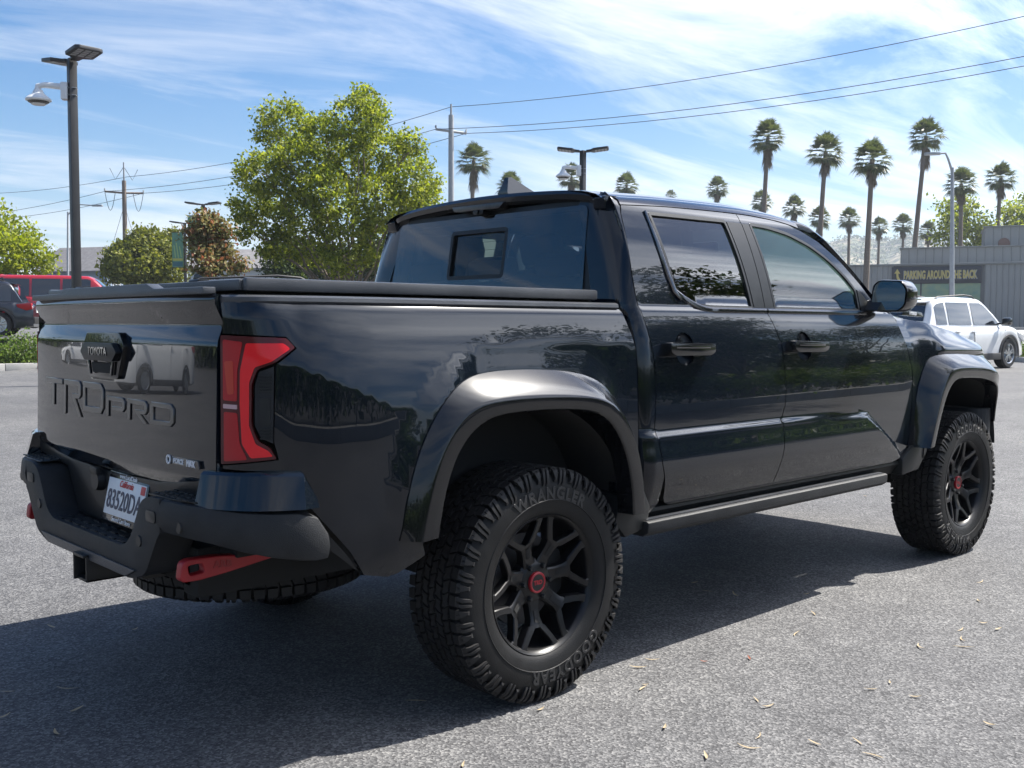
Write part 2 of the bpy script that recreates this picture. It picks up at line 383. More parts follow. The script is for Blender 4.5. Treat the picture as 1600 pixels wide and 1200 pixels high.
def tg_x(y, z):
    """rear face of the tailgate: distance behind the axle"""
    p = _tg(z); e = .34+(1.325-z)*1.5       # shallow hollow in the middle under the lip
    p -= .0012*sstep(e+.010, e-.010, abs(y))*sstep(1.268, 1.276, z)*sstep(1.330, 1.318, z)
    return p - .018*(abs(y)/.72)**4 - .002*(y/.72)**2
_tgz = [.78, .84, .90, 1.05, 1.18, 1.222, 1.238, 1.278, 1.330, 1.338, 1.350, 1.360, 1.40]
_tgx = [1.040, 1.0655, 1.0640, 1.0600, 1.0566, 1.0555, 1.0510, 1.0340, 1.0580, 1.0620, 1.0630, 1.0570, 1.0400]
def _tg(z): return sum(float(np.interp(z+d, _tgz, _tgx)) for d in (-.004, -.002, 0, .002, .004))/5
def fend_w(x, z):
    """front fender half width"""
    w = _door(min(z, 1.25)); f = sstep(2.72, 3.0, x)
    top = fend_top(x)
    w += .028*f*sstep(.6, .85, z)
    t = max(0, (z-(top-.17))/.17); w -= .062*t*t
    w += .016*sstep(1.115, 1.150, z)*sstep(1.24, 1.150, z)*sstep(2.92, 3.02, x)
    if x > 3.50: w -= .25*((x-3.50)/.45)**2.4
    return w
fend_top = pchip([2.40, 2.50, 2.92, 3.24, 3.58, 3.75, 3.90], [1.345, 1.338, 1.312, 1.268, 1.185, 1.11, 1.05])
# ------------------------------------------------------------------ the pickup truck
truck = tag(empty('pickup_truck'), 'glossy black lifted crew cab pickup truck in the foreground, seen from its rear right corner', 'pickup truck')
sideQ = lambda x, z: (x, -side_w(x, z), z)
fendQ = lambda x, z: (x, -fend_w(x, z), z)
def both(fn):
    for mi in (False, True): fn(mi)
def mir(pts, mi): return [(p[0], -p[1], p[2]) if mi else tuple(p) for p in pts]
def off(Q, d, hint=(0, -1, 0)):
    """the surface Q moved outward by d"""
    H = Vector(hint)
    def f(a, c):
        h = .003; da = Vector(Q(a+h, c))-Vector(Q(a-h, c)); dc = Vector(Q(a, c+h))-Vector(Q(a, c-h)); n = da.cross(dc).normalized()
        if n.dot(H) < 0: n = -n
        return tuple(Vector(Q(a, c))+n*d)
    return f
# --- doors
RDOOR = [(.626, 1.705), (.606, 1.58), (.592, 1.465), (.592, 1.39), (.603, 1.307), (.628, 1.178), (.636, 1.06), (.633, .96), (.626, .868), (.646, .75), (.672, .68), (.684, .62), (.70, .598), (.735, .588),
         (1.442, .588), (1.462, .66), (1.478, .766), (1.480, .85), (1.520, .93), (1.528, 1.0), (1.506, 1.197), (1.475, 1.27), (1.442, 1.337), (1.436, 1.56), (1.434, 1.775), (1.10, 1.772), (.70, 1.760), (.648, 1.748)]
FDOOR = [(1.442, .588), (1.462, .66), (1.478, .766), (1.480, .85), (1.520, .93), (1.528, 1.0), (1.506, 1.197), (1.475, 1.27), (1.442, 1.337), (1.436, 1.56), (1.434, 1.775),
         (1.64, 1.770), (1.80, 1.752), (1.92, 1.722), (2.04, 1.678), (2.18, 1.592), (2.32, 1.48), (2.455, 1.36), (2.578, 1.336), (2.656, 1.194), (2.712, 1.042), (2.716, .95), (2.708, .867), (2.702, .72), (2.688, .645), (2.64, .61), (2.53, .588)]
RWIN = rounded([(.800, 1.722), (1.315, 1.728), (1.352, 1.349), (1.03, 1.349), (.905, 1.362), (.835, 1.405)], [.012, .02, .012, .06, .05, .05], 4)
FWIN = rounded([(1.500, 1.727), (1.62, 1.724), (1.79, 1.702), (1.95, 1.655), (2.08, 1.592), (2.20, 1.510), (2.262, 1.45), (2.262, 1.349), (1.520, 1.349)], [.015, .04, .05, .05, .05, .05, .02, .012, .012], 4)
HANDLES = [(.685, .965), (1.548, 1.828)]
def doors(mi):
    for k, (out, win) in enumerate(((RDOOR, RWIN), (FDOOR, FWIN))):
        a, b = HANDLES[k]; c = (a+b)/2
        cup = [(c+.060*math.cos(t), 1.186+.062*math.sin(t)) for t in np.linspace(0, 2*math.pi, 25)[:-1]]
        d = panel('rear_door' if k == 0 else 'front_door', out, sideQ, M['paint'], truck, [win, cup], .017, mi, .0, .0025)
        g = panel('window_glass', inset(win, -.006), off(sideQ, -.007), M['glass_dark'] if k == 0 else M['glass_clear'], d, (), .05, mi, 0)
        g.matrix_parent_inverse.identity()
        # black rubber run round the glass
        ring = panel('window_seal', inset(win, -.004), off(sideQ, .0015), M['satin_black'], d, [inset(win, .010)], .05, mi, .008)
        # belt moulding
        x0, x1 = (.84, 1.436) if k == 0 else (1.446, 2.30)
        mb = MB(); n = 26; prof = [(.000, 1.350), (.007, 1.350), (.010, 1.345), (.010, 1.334), (.006, 1.330), (.0, 1.330)]
        path = []
        for i in range(n):
            x = x0+(x1-x0)*i/(n-1); dz = 0
            if k == 0 and x < 1.06: dz = .070*((1.06-x)/.22)**2
            path.append((x, dz))
        v = [(x, (1 if mi else -1)*(side_w(x, min(1.3445, 1.34))-.004*(dz > 0)-dz*.30+o), z+dz) for x, dz in path for o, z in prof]; m = len(prof)
        mb.add(v, [(i*m+j, i*m+(j+1) % m, (i+1)*m+(j+1) % m, (i+1)*m+j) for i in range(n-1) for j in range(m)]+[tuple(range(m)), tuple((n-1)*m+j for j in range(m))])
        mb.build('belt_moulding', M['dark_chrome'], d)
        # handle: cup, bar, key cover
        a, b = HANDLES[k]; c = (a+b)/2; s = 1 if mi else -1; w = side_w(c, 1.185)
        def cupQ(x, z, c=c): return (x, -(side_w(x, z)-.026*max(0, 1-((x-c)/.064)**2-((z-1.186)/.066)**2)**.6), z)
        panel('handle_cup', inset(cup, -.002), cupQ, M['paint'], d, (), .010, mi, .0, 0, .012)
        hb = MB(); hb.prism(rounded([(a, 1.213), (b, 1.205), (b+.002, 1.172), (b-.03, 1.160), (a+.03, 1.163), (a, 1.178)], .012), 'y', s*(w+.012), s*(w+.044), .008)
        hb.build('door_handle', M['gloss_black'], d)
        [MB().box((q, s*(w-.01), 1.171), (q+.05, s*(w+.02), 1.203), .006).build('handle_mount', M['gloss_black'], d) for q in (a, b-.05)]
        hc = MB(); hc.prism(rounded([(a+.03, 1.203), (b-.035, 1.198), (b-.035, 1.188), (a+.03, 1.191)], .003), 'y', s*(w+.0435), s*(w+.0462), .001); hc.build('handle_trim', M['dark_chrome'], d)
    # satin black pillar covers between the windows
    p = panel('pillar_cover', [(1.325, 1.722), (1.4325, 1.722), (1.4345, 1.56), (1.4395, 1.352), (1.362, 1.352)], off(sideQ, .0022), M['satin_black'], truck, (), .06, mi, .004)
    p2 = panel('pillar_cover', [(1.4375, 1.722), (1.490, 1.722), (1.511, 1.352), (1.4445, 1.352), (1.4400, 1.56)], off(sideQ, .0022), M['satin_black'], truck, (), .06, mi, .004)
    # black sail under the mirror
    panel('mirror_sail', [(2.272, 1.452), (2.30, 1.44), (2.392, 1.362), (2.392, 1.352), (2.272, 1.352)], off(sideQ, .003), M['satin_black'], truck, (), .06, mi, .006)
    # rear pillar trim: bright edge up the rear door window
    tr = MB(); pts = [(.778, -(side_w(.8, 1.725)+.004), 1.728), (.790, -(side_w(.8, 1.6)+.004), 1.60), (.805, -(side_w(.8, 1.48)+.004), 1.48), (.826, -(side_w(.8, 1.41)+.005), 1.41), (.86, -(side_w(.8, 1.375)+.006), 1.378)]
    tr.tube(mir(pts, mi), [.006, .008, .009, .009, .006], 8); tr.build('window_trim', M['dark_chrome'], truck)
both(doors)
# --- cab rear corner, rocker, inner shell
_ca = [.20, .36, .44, .49, .53, .565, .60, .66]; cab_x = pchip(_ca, [.538, .540, .543, .549, .560, .580, .604, .66]); cab_in = pchip(_ca, [.345, .185, .107, .060, .029, .010, .001, 0])
def cab_lean(z): return .075*max(0, (z-1.36)/.40)**1.1
def cabQ(a, z):
    k = sstep(.62, .52, a)
    return (cab_x(a)+cab_lean(z)*k*.8, -(side_w(max(a, .3), z)-cab_in(a)), z)
CABR = [(.36, 1.34), (.36, 1.745), (.42, 1.785), (.56, 1.798), (.646, 1.752), (.626, 1.705), (.606, 1.58), (.592, 1.465), (.592, 1.39), (.603, 1.307), (.628, 1.178), (.636, 1.06), (.633, .96), (.626, .868), (.646, .75), (.672, .68), (.684, .62), (.62, .565), (.50, .565), (.50, 1.34)]
both(lambda mi: panel('cab_pillar', CABR, cabQ, M['paint'], truck, (), .02, mi, .02, .0025))
def rocker(mi):
    s = 1 if mi else -1; mb = MB(); n = 40; v = []
    prof = [(.872, .592), (.900, .585), (.902, .572), (.880, .545), (.862, .520), (.800, .505), (.800, .60)]
    m = len(prof)
    for i in range(n):
        x = .50+(2.86-.50)*i/(n-1)
        for w, z in prof: v.append((x, s*w, z))
    mb.add(v, [(i*m+j, i*m+(j+1) % m, (i+1)*m+(j+1) % m, (i+1)*m+j) for i in range(n-1) for j in range(m)]); mb.build('rocker_panel', M['satin_black'], truck)
    # rock rail / step
    st = MB(); st.prism([(.845, .545), (.945, .552), (.958, .546), (.955, .508), (.93, .490), (.85, .492)], 'x', .555, 2.40, .006)
    st2 = [(x, s*y, z) for x, y, z in st.v]; st.v = st2; st.build('side_step', M['plastic'], truck)
    tp = MB(); tp.box((.57, s*.925-.012, .5515), (2.385, s*.925+.012, .5555), .001); tp.build('step_strip', M['plastic_gray'], truck)
    # trim piece at the front of the door and behind the front wheel
    fr = MB(); fr.prism([(2.62, .60), (2.72, .655), (2.86, .70), (2.90, .62), (2.80, .53), (2.62, .515)], 'y', s*.80, s*.925, .012); fr.build('sill_end_cover', M['satin_black'], truck)
    rr = MB(); rr.prism([(.425, .66), (.545, .70), (.60, .60), (.58, .52), (.46, .50), (.40, .56)], 'y', s*.80, s*.93, .012); rr.build('sill_end_cover', M['satin_black'], truck)
both(rocker)
sh = MB(); sh.box((.58, -.86, .52), (2.60, .86, 1.20), .02); 
for (lo, hi) in (((-.95, -.66, .60), (.50, .66, 1.30)),): sh.box(lo, hi)
sh.box((2.62, -.62, .62), (3.75, .62, 1.15)); shell = sh.build('inner_shell', M['dark'], truck)
fr = MB()
for s in (-1, 1):
    fr.box((-1.02, s*.50-.05, .47), (3.7, s*.50+.05, .62), .01)
fr.box((-1.02, -.5, .50), (-.94, .5, .60)); fr.box((-.1, -.78, .36), (.1, .78, .45), .03); fr.box((3.27, -.75, .36), (3.43, .75, .45), .03)
fr.lathe([(.0, -.14), (.13, -.12), (.15, 0), (.13, .12), (0, .14)], 20, 'x', (0, 0, .42)); fr.build('chassis_frame', M['dark'], truck)
# --- bed sides with tail lamps
LAMP = [(-1.112, 1.250), (-.912, 1.241), (-.886, 1.212), (-.952, 1.166), (-.958, .952), (-.945, .905), (-1.116, .887)]
LAMP_RED = [(-1.112, 1.250), (-.912, 1.241), (-.886, 1.212), (-.950, 1.170), (-.998, 1.153), (-1.014, 1.112), (-1.016, 1.0), (-.998, .957), (-.966, .940), (-.945, .905), (-1.116, .887)]
VENT = [(-.953, 1.163), (-.997, 1.148), (-1.009, 1.11), (-1.011, 1.0), (-.993, .962), (-.958, .948)]
BED = [(-1.108, 1.342), (-.70, 1.340), (.0, 1.338), (.485, 1.338), (.492, 1.325), (.514, 1.241), (.528, 1.121), (.538, .944), (.545, .62), (.44, .60), (.435, .80), (.36, .97), (.24, 1.05), (-.25, 1.06), (-.38, .99), (-.46, .86), (-.505, .64), (-.485, .585), (-.60, .530),
       (-.682, .548), (-.735, .625), (-.862, .772), (-.93, .868), (-1.116, .874)]
def bedside(mi):
    s = 1 if mi else -1
    b = panel('bed_side', BED, bedQ, M['paint'], truck, [LAMP], .022, mi, .05, .0025)
    rs = lambda p, r=.006: rounded(p, r, 3)
    lamp = panel('tail_light', rs(LAMP_RED, .008), off(bedQ, .006, (-.6, -.8, 0)), M['lens_deep'], truck, (), .02, mi, .02, .002)
    def el(nm, poly, mt, d=.0078): return panel(nm, poly, off(bedQ, d, (-.6, -.8, 0)), mt, lamp, (), .02, mi, .003)
    el('light_guide', rs([(-1.030, 1.226), (-.922, 1.224), (-.904, 1.209), (-.958, 1.176), (-1.006, 1.160), (-1.022, 1.118), (-1.024, .998), (-1.006, .948), (-.972, .930), (-.958, .914), (-1.020, .909), (-1.045, .948), (-1.050, 1.06), (-1.048, 1.15)]), M['lens_bright'])
    el('brake_lens', rs([(-1.100, 1.236), (-1.040, 1.229), (-1.056, 1.15), (-1.058, 1.066), (-1.102, 1.068)]), M['lens'])
    el('turn_lens', rs([(-1.096, 1.175), (-1.068, 1.178), (-1.066, 1.086), (-1.086, 1.084)]), M['lens_orange'], .0090)
    el('reverse_lens', rs([(-1.102, 1.058), (-1.058, 1.056), (-1.058, 1.044), (-1.102, 1.046)], .002), M['lens_clear'])
    el('lower_lens', rs([(-1.100, 1.036), (-1.058, 1.034), (-1.052, .95), (-1.030, .905), (-1.102, .898)]), M['lens'])
    vent = panel('lamp_vent', VENT, off(bedQ, -.001, (-.6, -.8, 0)), M['plastic'], truck, (), .02, mi, .01, .001)
    for k in range(9):
        z = 1.138-k*.0085
        if k < 6: panel('vent_slat', [(-.998, z), (-.962, z), (-.962, z-.004), (-.998, z-.004)], off(bedQ, .003, (-.6, -.8, 0)), M['satin_black'], vent, (), .02, mi, .004)
    panel('vent_slat', rounded([(-.996, 1.075), (-.966, 1.075), (-.966, 1.0), (-.996, 1.0)], .004), off(bedQ, .003, (-.6, -.8, 0)), M['satin_black'], vent, (), .02, mi, .004)
    for k in range(4):
        z = .990-k*.0085; panel('vent_slat', [(-.995, z), (-.962, z), (-.962, z-.004), (-.995, z-.004)], off(bedQ, .003, (-.6, -.8, 0)), M['satin_black'], vent, (), .02, mi, .004)
    # rail cap
    rc = MB(); n = 30; prof = [(.0, 1.336), (.006, 1.342), (.004, 1.353), (-.008, 1.359), (-.07, 1.360), (-.07, 1.336)]; m = len(prof); v = []
    for i in range(n):
        a = -1.10+(.478+1.10)*i/(n-1); q = bedQ(a, 1.338)
        for o, z in prof: v.append((q[0], -s*(q[1]-o*1.0) if False else s*(abs(q[1])+o), z))
    rc.add(v, [(i*m+j, i*m+(j+1) % m, (i+1)*m+(j+1) % m, (i+1)*m+j) for i in range(n-1) for j in range(m)]+[tuple(range(m)), tuple((n-1)*m+j for j in range(m))]); rc.build('bed_rail', M['plastic_gray'], truck)
    # inner bed wall and wheel tub
    wt = MB(); N = 24; v = []
    for i in range(N+1):
        t = math.pi*(.02+.96*i/N); r_ = .53
        x = -.02-r_*math.cos(t)*.92; z = .55+r_*math.sin(t)*.88
        v += [(x, s*.925, z), (x, s*.56, z)]
    wt.add(v, [(2*i, 2*i+1, 2*i+3, 2*i+2) for i in range(N)]); f0 = len(wt.v); wt.add([(-.02, s*.56, .5)]+[v[2*i+1] for i in range(N+1)], [(0, i+1, i+2) for i in range(N)])
    wt.build('wheel_liner', M['liner'], truck, 60)
both(bedside)
def resample(pl, n):
    P = [Vector(p) for p in pl]; d = [0]
    for a, b in zip(P[:-1], P[1:]): d.append(d[-1]+(b-a).length)
    out = []
    for i in range(n):
        t = d[-1]*i/(n-1); k = max(j for j in range(len(d)) if d[j] <= t+1e-9); k = min(k, len(P)-2)
        u = (t-d[k])/(d[k+1]-d[k]); out.append(P[k].lerp(P[k+1], u))
    return out
def smooth_pl(pl, it=2):
    P = [Vector(p) for p in pl]
    for _ in range(it):
        Q = [P[0]]
        for a, b in zip(P[:-1], P[1:]): Q += [a.lerp(b, .25), a.lerp(b, .75)]
        P = Q+[P[-1]]
    return P
def flare(mi, O, K, I, Q, kw, name='fender_flare', sm_it=2, n=72):
    """O seam on the body, K outer crease, I opening edge; kw(x): half width at crease"""
    s = 1 if mi else -1
    O, K, I = (resample(smooth_pl(p, sm_it), n) for p in (O, K, I)); v = []
    for o, k, i in zip(O, K, I):
        q = Q(o.x, o.y); wo = abs(q[1])+.004; wk = kw(k.x); wi = kw(i.x)-.006
        mid = lambda a, b, t, e: None
        row = [(q[0], wo-.012, o.y), (q[0], wo, o.y)]
        for t in (.12, .4, .7, .9): row.append((o.x+(k.x-o.x)*t, wo+(wk-wo)*(t*.72+.28*math.sin(t*math.pi/2)), o.y+(k.y-o.y)*t))
        row += [(k.x, wk, k.y), (k.x+(i.x-k.x)*.10, wk+.001, k.y+(i.y-k.y)*.10), (k.x+(i.x-k.x)*.92, wi+.001, k.y+(i.y-k.y)*.92), (i.x, wi-.004, i.y), (i.x+(i.x-k.x)*.10, wi-.07, i.y+(i.y-k.y)*.10)]
        v += [(x, s*w, z) for x, w, z in row]; m = len(row)
    mb = MB(); mb.add(v, [(a*m+j, a*m+j+1, (a+1)*m+j+1, (a+1)*m+j) for a in range(n-1) for j in range(m-1)]+[tuple(range(m)), tuple((n-1)*m+j for j in range(m))])
    return mb.build(name, M['gloss_flare'], truck, 30)
M['gloss_flare'] = mat('flare_gloss', (.004, .0045, .006), .22, 0, .85, .02, .12)
RK = [(-.535, .640), (-.500, .80), (-.448, .925), (-.372, 1.012), (-.270, 1.046), (.0, 1.048), (.255, 1.028), (.365, .955), (.440, .83), (.470, .70), (.478, .600)]
RI = [(-.470, .645), (-.440, .795), (-.392, .900), (-.325, .966), (-.235, 1.0), (.0, 1.003), (.225, .985), (.318, .920), (.385, .81), (.415, .69), (.420, .600)]
RO = [(-.588, .645), (-.556, .80), (-.512, .925), (-.440, 1.035), (-.345, 1.105), (-.220, 1.132), (.030, 1.132), (.250, 1.108), (.385, 1.040), (.470, .930), (.515, .780), (.525, .600)]
both(lambda mi: flare(mi, RO, RK, RI, bedQ, lambda x: 1.012-.012*max(0, (abs(x)-.25)/.3)))
FO = [(2.738, .650), (2.742, .80), (2.755, .94), (2.83, 1.085), (2.90, 1.122), (3.05, 1.130), (3.42, 1.118), (3.62, 1.085), (3.75, 1.01), (3.82, .90), (3.84, .78)]
FK = [(2.755, .650), (2.815, .80), (2.885, .955), (2.965, 1.040), (3.05, 1.055), (3.20, 1.056), (3.44, 1.045), (3.62, 1.005), (3.74, .93), (3.80, .85), (3.81, .74)]
FI = [(2.815, .655), (2.875, .80), (2.940, .920), (3.01, .980), (3.09, .999), (3.22, 1.0), (3.42, .988), (3.57, .955), (3.67, .895), (3.735, .82), (3.76, .72)]
both(lambda mi: flare(mi, FO, FK, FI, fendQ, lambda x: 1.010-.004*max(0, (3.0-x)/.2)-.13*max(0, (x-3.52)/.3)**2, sm_it=1))
# --- front fenders, hood, nose
FEND = [(2.578, 1.330), (2.70, 1.322), (2.92, 1.300), (3.24, 1.255), (3.50, 1.195), (3.60, 1.165), (3.70, 1.12), (3.78, 1.06), (3.82, .97), (3.60, 1.04), (3.42, 1.07), (3.10, 1.08), (2.97, 1.04), (2.90, .96), (2.87, .82), (2.84, .62), (2.70, .645), (2.702, .72), (2.708, .867), (2.716, .95), (2.712, 1.042), (2.656, 1.194)]
def fender(mi):
    s = 1 if mi else -1
    panel('front_fender', FEND, fendQ, M['paint'], truck, (), .025, mi, .02, .0025)
    hl = [(3.66, 1.135), (3.70, 1.120), (3.775, 1.06), (3.815, .975), (3.735, 1.005), (3.66, 1.045)]
    wt = MB(); N = 24; v = []
    for i in range(N+1):
        t = math.pi*(.02+.96*i/N); x = 3.33-.49*math.cos(t); z = .56+.45*math.sin(t); v += [(x, s*(.93-.10*max(0, x-3.55)), z), (x, s*.50, z)]
    wt.add(v, [(2*i, 2*i+1, 2*i+3, 2*i+2) for i in range(N)]); wt.add([(3.33, s*.50, .5)]+[v[2*i+1] for i in range(N+1)], [(0, i+1, i+2) for i in range(N)])
    wt.build('wheel_liner', M['liner'], truck, 60)
    h = MB(); h.prism(rounded([(3.64, 1.13), (3.84, 1.06), (3.86, .93), (3.70, .96)], .02), 'y', s*.60, s*.862, .02); h.build('headlight', M['glass_lamp'], truck)
M['glass_lamp'] = mat('headlight_lens', (.12, .13, .14), .08, .2, 1, .02)
both(fender)
def hood():
    mb = MB(); nx, ny = 34, 33; v = []
    for i in range(nx):
        x = 2.60+(3.84-2.60)*i/(nx-1)
        e = fend_top(x)-.010; wd = min(fend_w(x, e), .88)-.012
        for j in range(ny):
            t = -1+2*j/(ny-1); y = t*wd
            z = e-.004+.052*(1-abs(t)**2.2)+.030*sstep(.90, .70, abs(t))*sstep(3.84, 3.5, x)
            z += .030*sstep(.34, .24, abs(y))*sstep(3.65, 3.3, x)*sstep(2.62, 2.8, x)
            if x > 3.70: z -= .30*((x-3.70)/.15)**2*.25
            v.append((x+(.05*(1-t*t) if x > 3.7 else 0), y, z))
    mb.add(v, [(i*ny+j, i*ny+j+1, (i+1)*ny+j+1, (i+1)*ny+j) for i in range(nx-1) for j in range(ny-1)]); h = mb.build('hood', M['paint'], truck, 50)
    sc = MB(); sc.prism(rounded([(2.98, -.26), (3.42, -.20), (3.42, .20), (2.98, .26)], .04), 'z', 1.36, 1.402, .012); sc.build('hood_scoop', M['satin_black'], truck)
    for s in (-1, 1):
        b = MB(); b.prism(rounded([(2.83, 1.334), (2.86, 1.362), (3.06, 1.352), (3.09, 1.326)], .008), 'y', s*.765, s*.795, .006)
        bd = b.build('hood_badge', M['gloss_black'], truck)
        me = text_mesh('HYBRID', .024, .0008, 0, .2, 1.0, .0008)
        t = mobj('badge_lettering', me, M['badge_white'], bd)
        t.matrix_world = Matrix.Translation((2.96, s*.7962, 1.3435)) @ Matrix.Rotation(R(90) if s < 0 else R(90), 4, 'X') @ Matrix.Rotation(R(-3), 4, 'Z') if s < 0 else Matrix.Translation((2.96, s*.7962, 1.3435)) @ Matrix.Rotation(R(180), 4, 'Z') @ Matrix.Rotation(R(90), 4, 'X')
    g = MB(); g.box((3.80, -.60, .80), (3.90, .60, 1.10), .03); gr = g.build('grille', M['plastic'], truck)
    for k in range(5):
        q = MB(); q.box((3.895, -.55, .84+k*.05), (3.915, .55, .86+k*.05), .004); q.build('grille_bar', M['satin_black'], gr)
    b = MB(); b.prism(rounded([(3.70, -.92), (3.86, -.86), (3.96, -.60), (3.98, 0), (3.96, .60), (3.86, .86), (3.70, .92), (3.62, .86), (3.62, -.86)], .05), 'z', .52, .80, .03); b.build('front_bumper', M['plastic'], truck)
    sk = MB(); sk.prism([(3.60, .42), (3.90, .54), (3.90, .56), (3.60, .46)], 'y', -.45, .45, .005); sk.build('skid_plate', M['red_paint'], truck)
hood()
# --- roof, windscreen, pillars
roof_e = pchip([.55, .668, 1.0, 1.478, 1.70, 1.89, 2.053, 2.213, 2.451, 2.62], [1.795, 1.802, 1.819, 1.827, 1.819, 1.795, 1.740, 1.616, 1.425, 1.335])
def roof_z(e, t): return e-.002+.030*(1-t*t)-.036*abs(t)**14
def roof():
    mb = MB(); nx, ny = 30, 33; v = []
    for i in range(nx):
        x = .575+(2.02-.575)*i/(nx-1); e = roof_e(x)
        for j in range(ny):
            t = -1+2*j/(ny-1); wd = green_w(min(1.80, e-.02))+.004
            z = roof_z(e, t); y = wd*t
            z += -.006*sstep(.05, .0, abs(abs(t)-.72))
            xs = x+(.10*(1-t*t))*sstep(1.5, 2.02, x)
            v.append((xs, y, z))
    mb.add(v, [(i*ny+j, i*ny+j+1, (i+1)*ny+j+1, (i+1)*ny+j) for i in range(nx-1) for j in range(ny-1)]); rf = mb.build('roof', M['paint'], truck, 50)
    # underside lining
    hl = MB(); hl.box((.66, -.60, 1.765), (1.95, .60, 1.775)); hl.build('headliner', M['interior'], truck)
    # windscreen
    ws = MB(); nx, ny = 12, 21; v = []
    for i in range(nx):
        u = i/(nx-1)
        for j in range(ny):
            t = -1+2*j/(ny-1); x = 2.05+(2.60-2.05)*u+.13*(1-t*t); z = 1.742+(1.330-1.742)*u**1.08+.060*(1-abs(t)**2.5)*(1-u)
            y = t*(green_w(max(1.35, 1.74-.4*u))-.06); v.append((x, y, z))
    ws.add(v, [(i*ny+j, i*ny+j+1, (i+1)*ny+j+1, (i+1)*ny+j) for i in range(nx-1) for j in range(ny-1)]); ws.build('windscreen', M['glass_clear'], truck, 60)
    for s in (-1, 1):
        ap = MB(); n = 22; v = []
        for i in range(n):
            x = 1.60+(2.62-1.60)*i/(n-1); e = roof_e(x); w = green_w(min(max(e-.03, 1.345), 1.79))
            xi = .0
            for dw, dz in ((.004, -.056), (.006, -.030), (-.006, -.014), (-.03, -.006), (-.065, -.020), (-.055, -.06)):
                k = 1.0 if e < 1.8 else 1.0
                v.append((x+(-dz*.3 if x > 1.9 else 0), s*(w+dw), e+dz-.03*sstep(2.0, 1.75, x)))
        ap.add(v, [(i*6+j, i*6+(j+1) % 6, (i+1)*6+(j+1) % 6, (i+1)*6+j) for i in range(n-1) for j in range(6)]); ap.build('windscreen_pillar', M['paint'], truck, 50)
    # drip rail strip along the roof side
    for s in (-1, 1):
        dr = MB(); n = 30; v = []
        for i in range(n):
            x = .64+(1.9-.64)*i/(n-1); e = roof_e(x)
            zt = e-.036
            for dw, z in ((-.02, zt-.028), (.0035, zt-.022), (.0045, zt-.004), (-.004, zt+.010), (-.03, zt+.016)): v.append((x, s*(green_w(min(z, 1.80))+dw), z))
        dr.add(v, [(i*5+j, i*5+j+1, (i+1)*5+j+1, (i+1)*5+j) for i in range(n-1) for j in range(4)]); dr.build('roof_side_rail', M['paint'], truck, 40)
    # rear spoiler lip with brake lamp and camera
    sp = MB(); ny = 41; v = []
    for j in range(ny):
        t = -1+2*j/(ny-1); w = .690; y = t*w; e = roof_z(roof_e(.60), t); b = .035*(1-t*t); cr = max(0, abs(t)-.90)/.10
        for dx, dz in ((.62, .006), (.575, .005), (.552-.02*(1-cr), .001), (.542-.02*(1-cr), -.014), (.548-.02*(1-cr), -.034-.012*cr), (.600, -.060-.01*cr), (.64, -.066)):
            v.append((dx+cr*.02-b+.062, y, e+dz-.010*cr))
    m = 7; sp.add(v, [(j*m+k, j*m+k+1, (j+1)*m+k+1, (j+1)*m+k) for j in range(ny-1) for k in range(m-1)]+[tuple(range(m)), tuple((ny-1)*m+k for k in range(m))]); spo = sp.build('roof_spoiler', M['gloss_black'], truck, 40)
    bl = MB(); bl.prism(rounded([(-.17, 1.792), (.17, 1.795), (.155, 1.772), (-.135, 1.768)], .006), 'x', .548, .60, .003); bl.build('brake_light', M['lens_clear_dark'], spo)
    cm = MB(); cm.prism(rounded([(-.035, 1.772), (.035, 1.772), (.03, 1.752), (-.03, 1.752)], .006), 'x', .551, .60, .003); cm.lathe([(.009, -.004), (.009, -.012), (.0, -.013)], 12, 'x', (.555, 0, 1.762)); cm.build('roof_camera', M['satin_black'], spo)
    for s in (-1, 1):
        wl = MB(); wl.prism(rounded([(.580, 1.768), (.590, 1.776), (.64, 1.777), (.70, 1.772), (.665, 1.735), (.625, 1.715), (.592, 1.722)], .012, 3), 'y', s*.640, s*.700, .010); wl.build('spoiler_winglet', M['paint'], spo)
    # shark fin
    f = MB(); prof = [(-.10, 0), (-.105, .02), (-.085, .075), (-.07, .078), (.0, .048), (.10, .008), (.12, 0)]; v = []
    for x, z in prof: 
        hw = .006+.026*(1-z/.085); v += [(x, -hw, z), (x, hw, z)]
    n = len(prof); f.add(v, [(2*i, 2*i+1, 2*i+3, 2*i+2) for i in range(n-1)]+[tuple(2*i for i in range(n))[::-1], tuple(2*i+1 for i in range(n))])
    fo = f.build('antenna_fin', M['gloss_black'], truck, 40); fo.location = (.84, .02, 1.836); fo.scale = (1.2, 1.2, 1.25)
M['lens_clear_dark'] = mat('brake_lamp_dark_lens', (.022, .020, .021), .30, 0, .3, .1, c2=(.045, .04, .042), nscale=90)
roof()
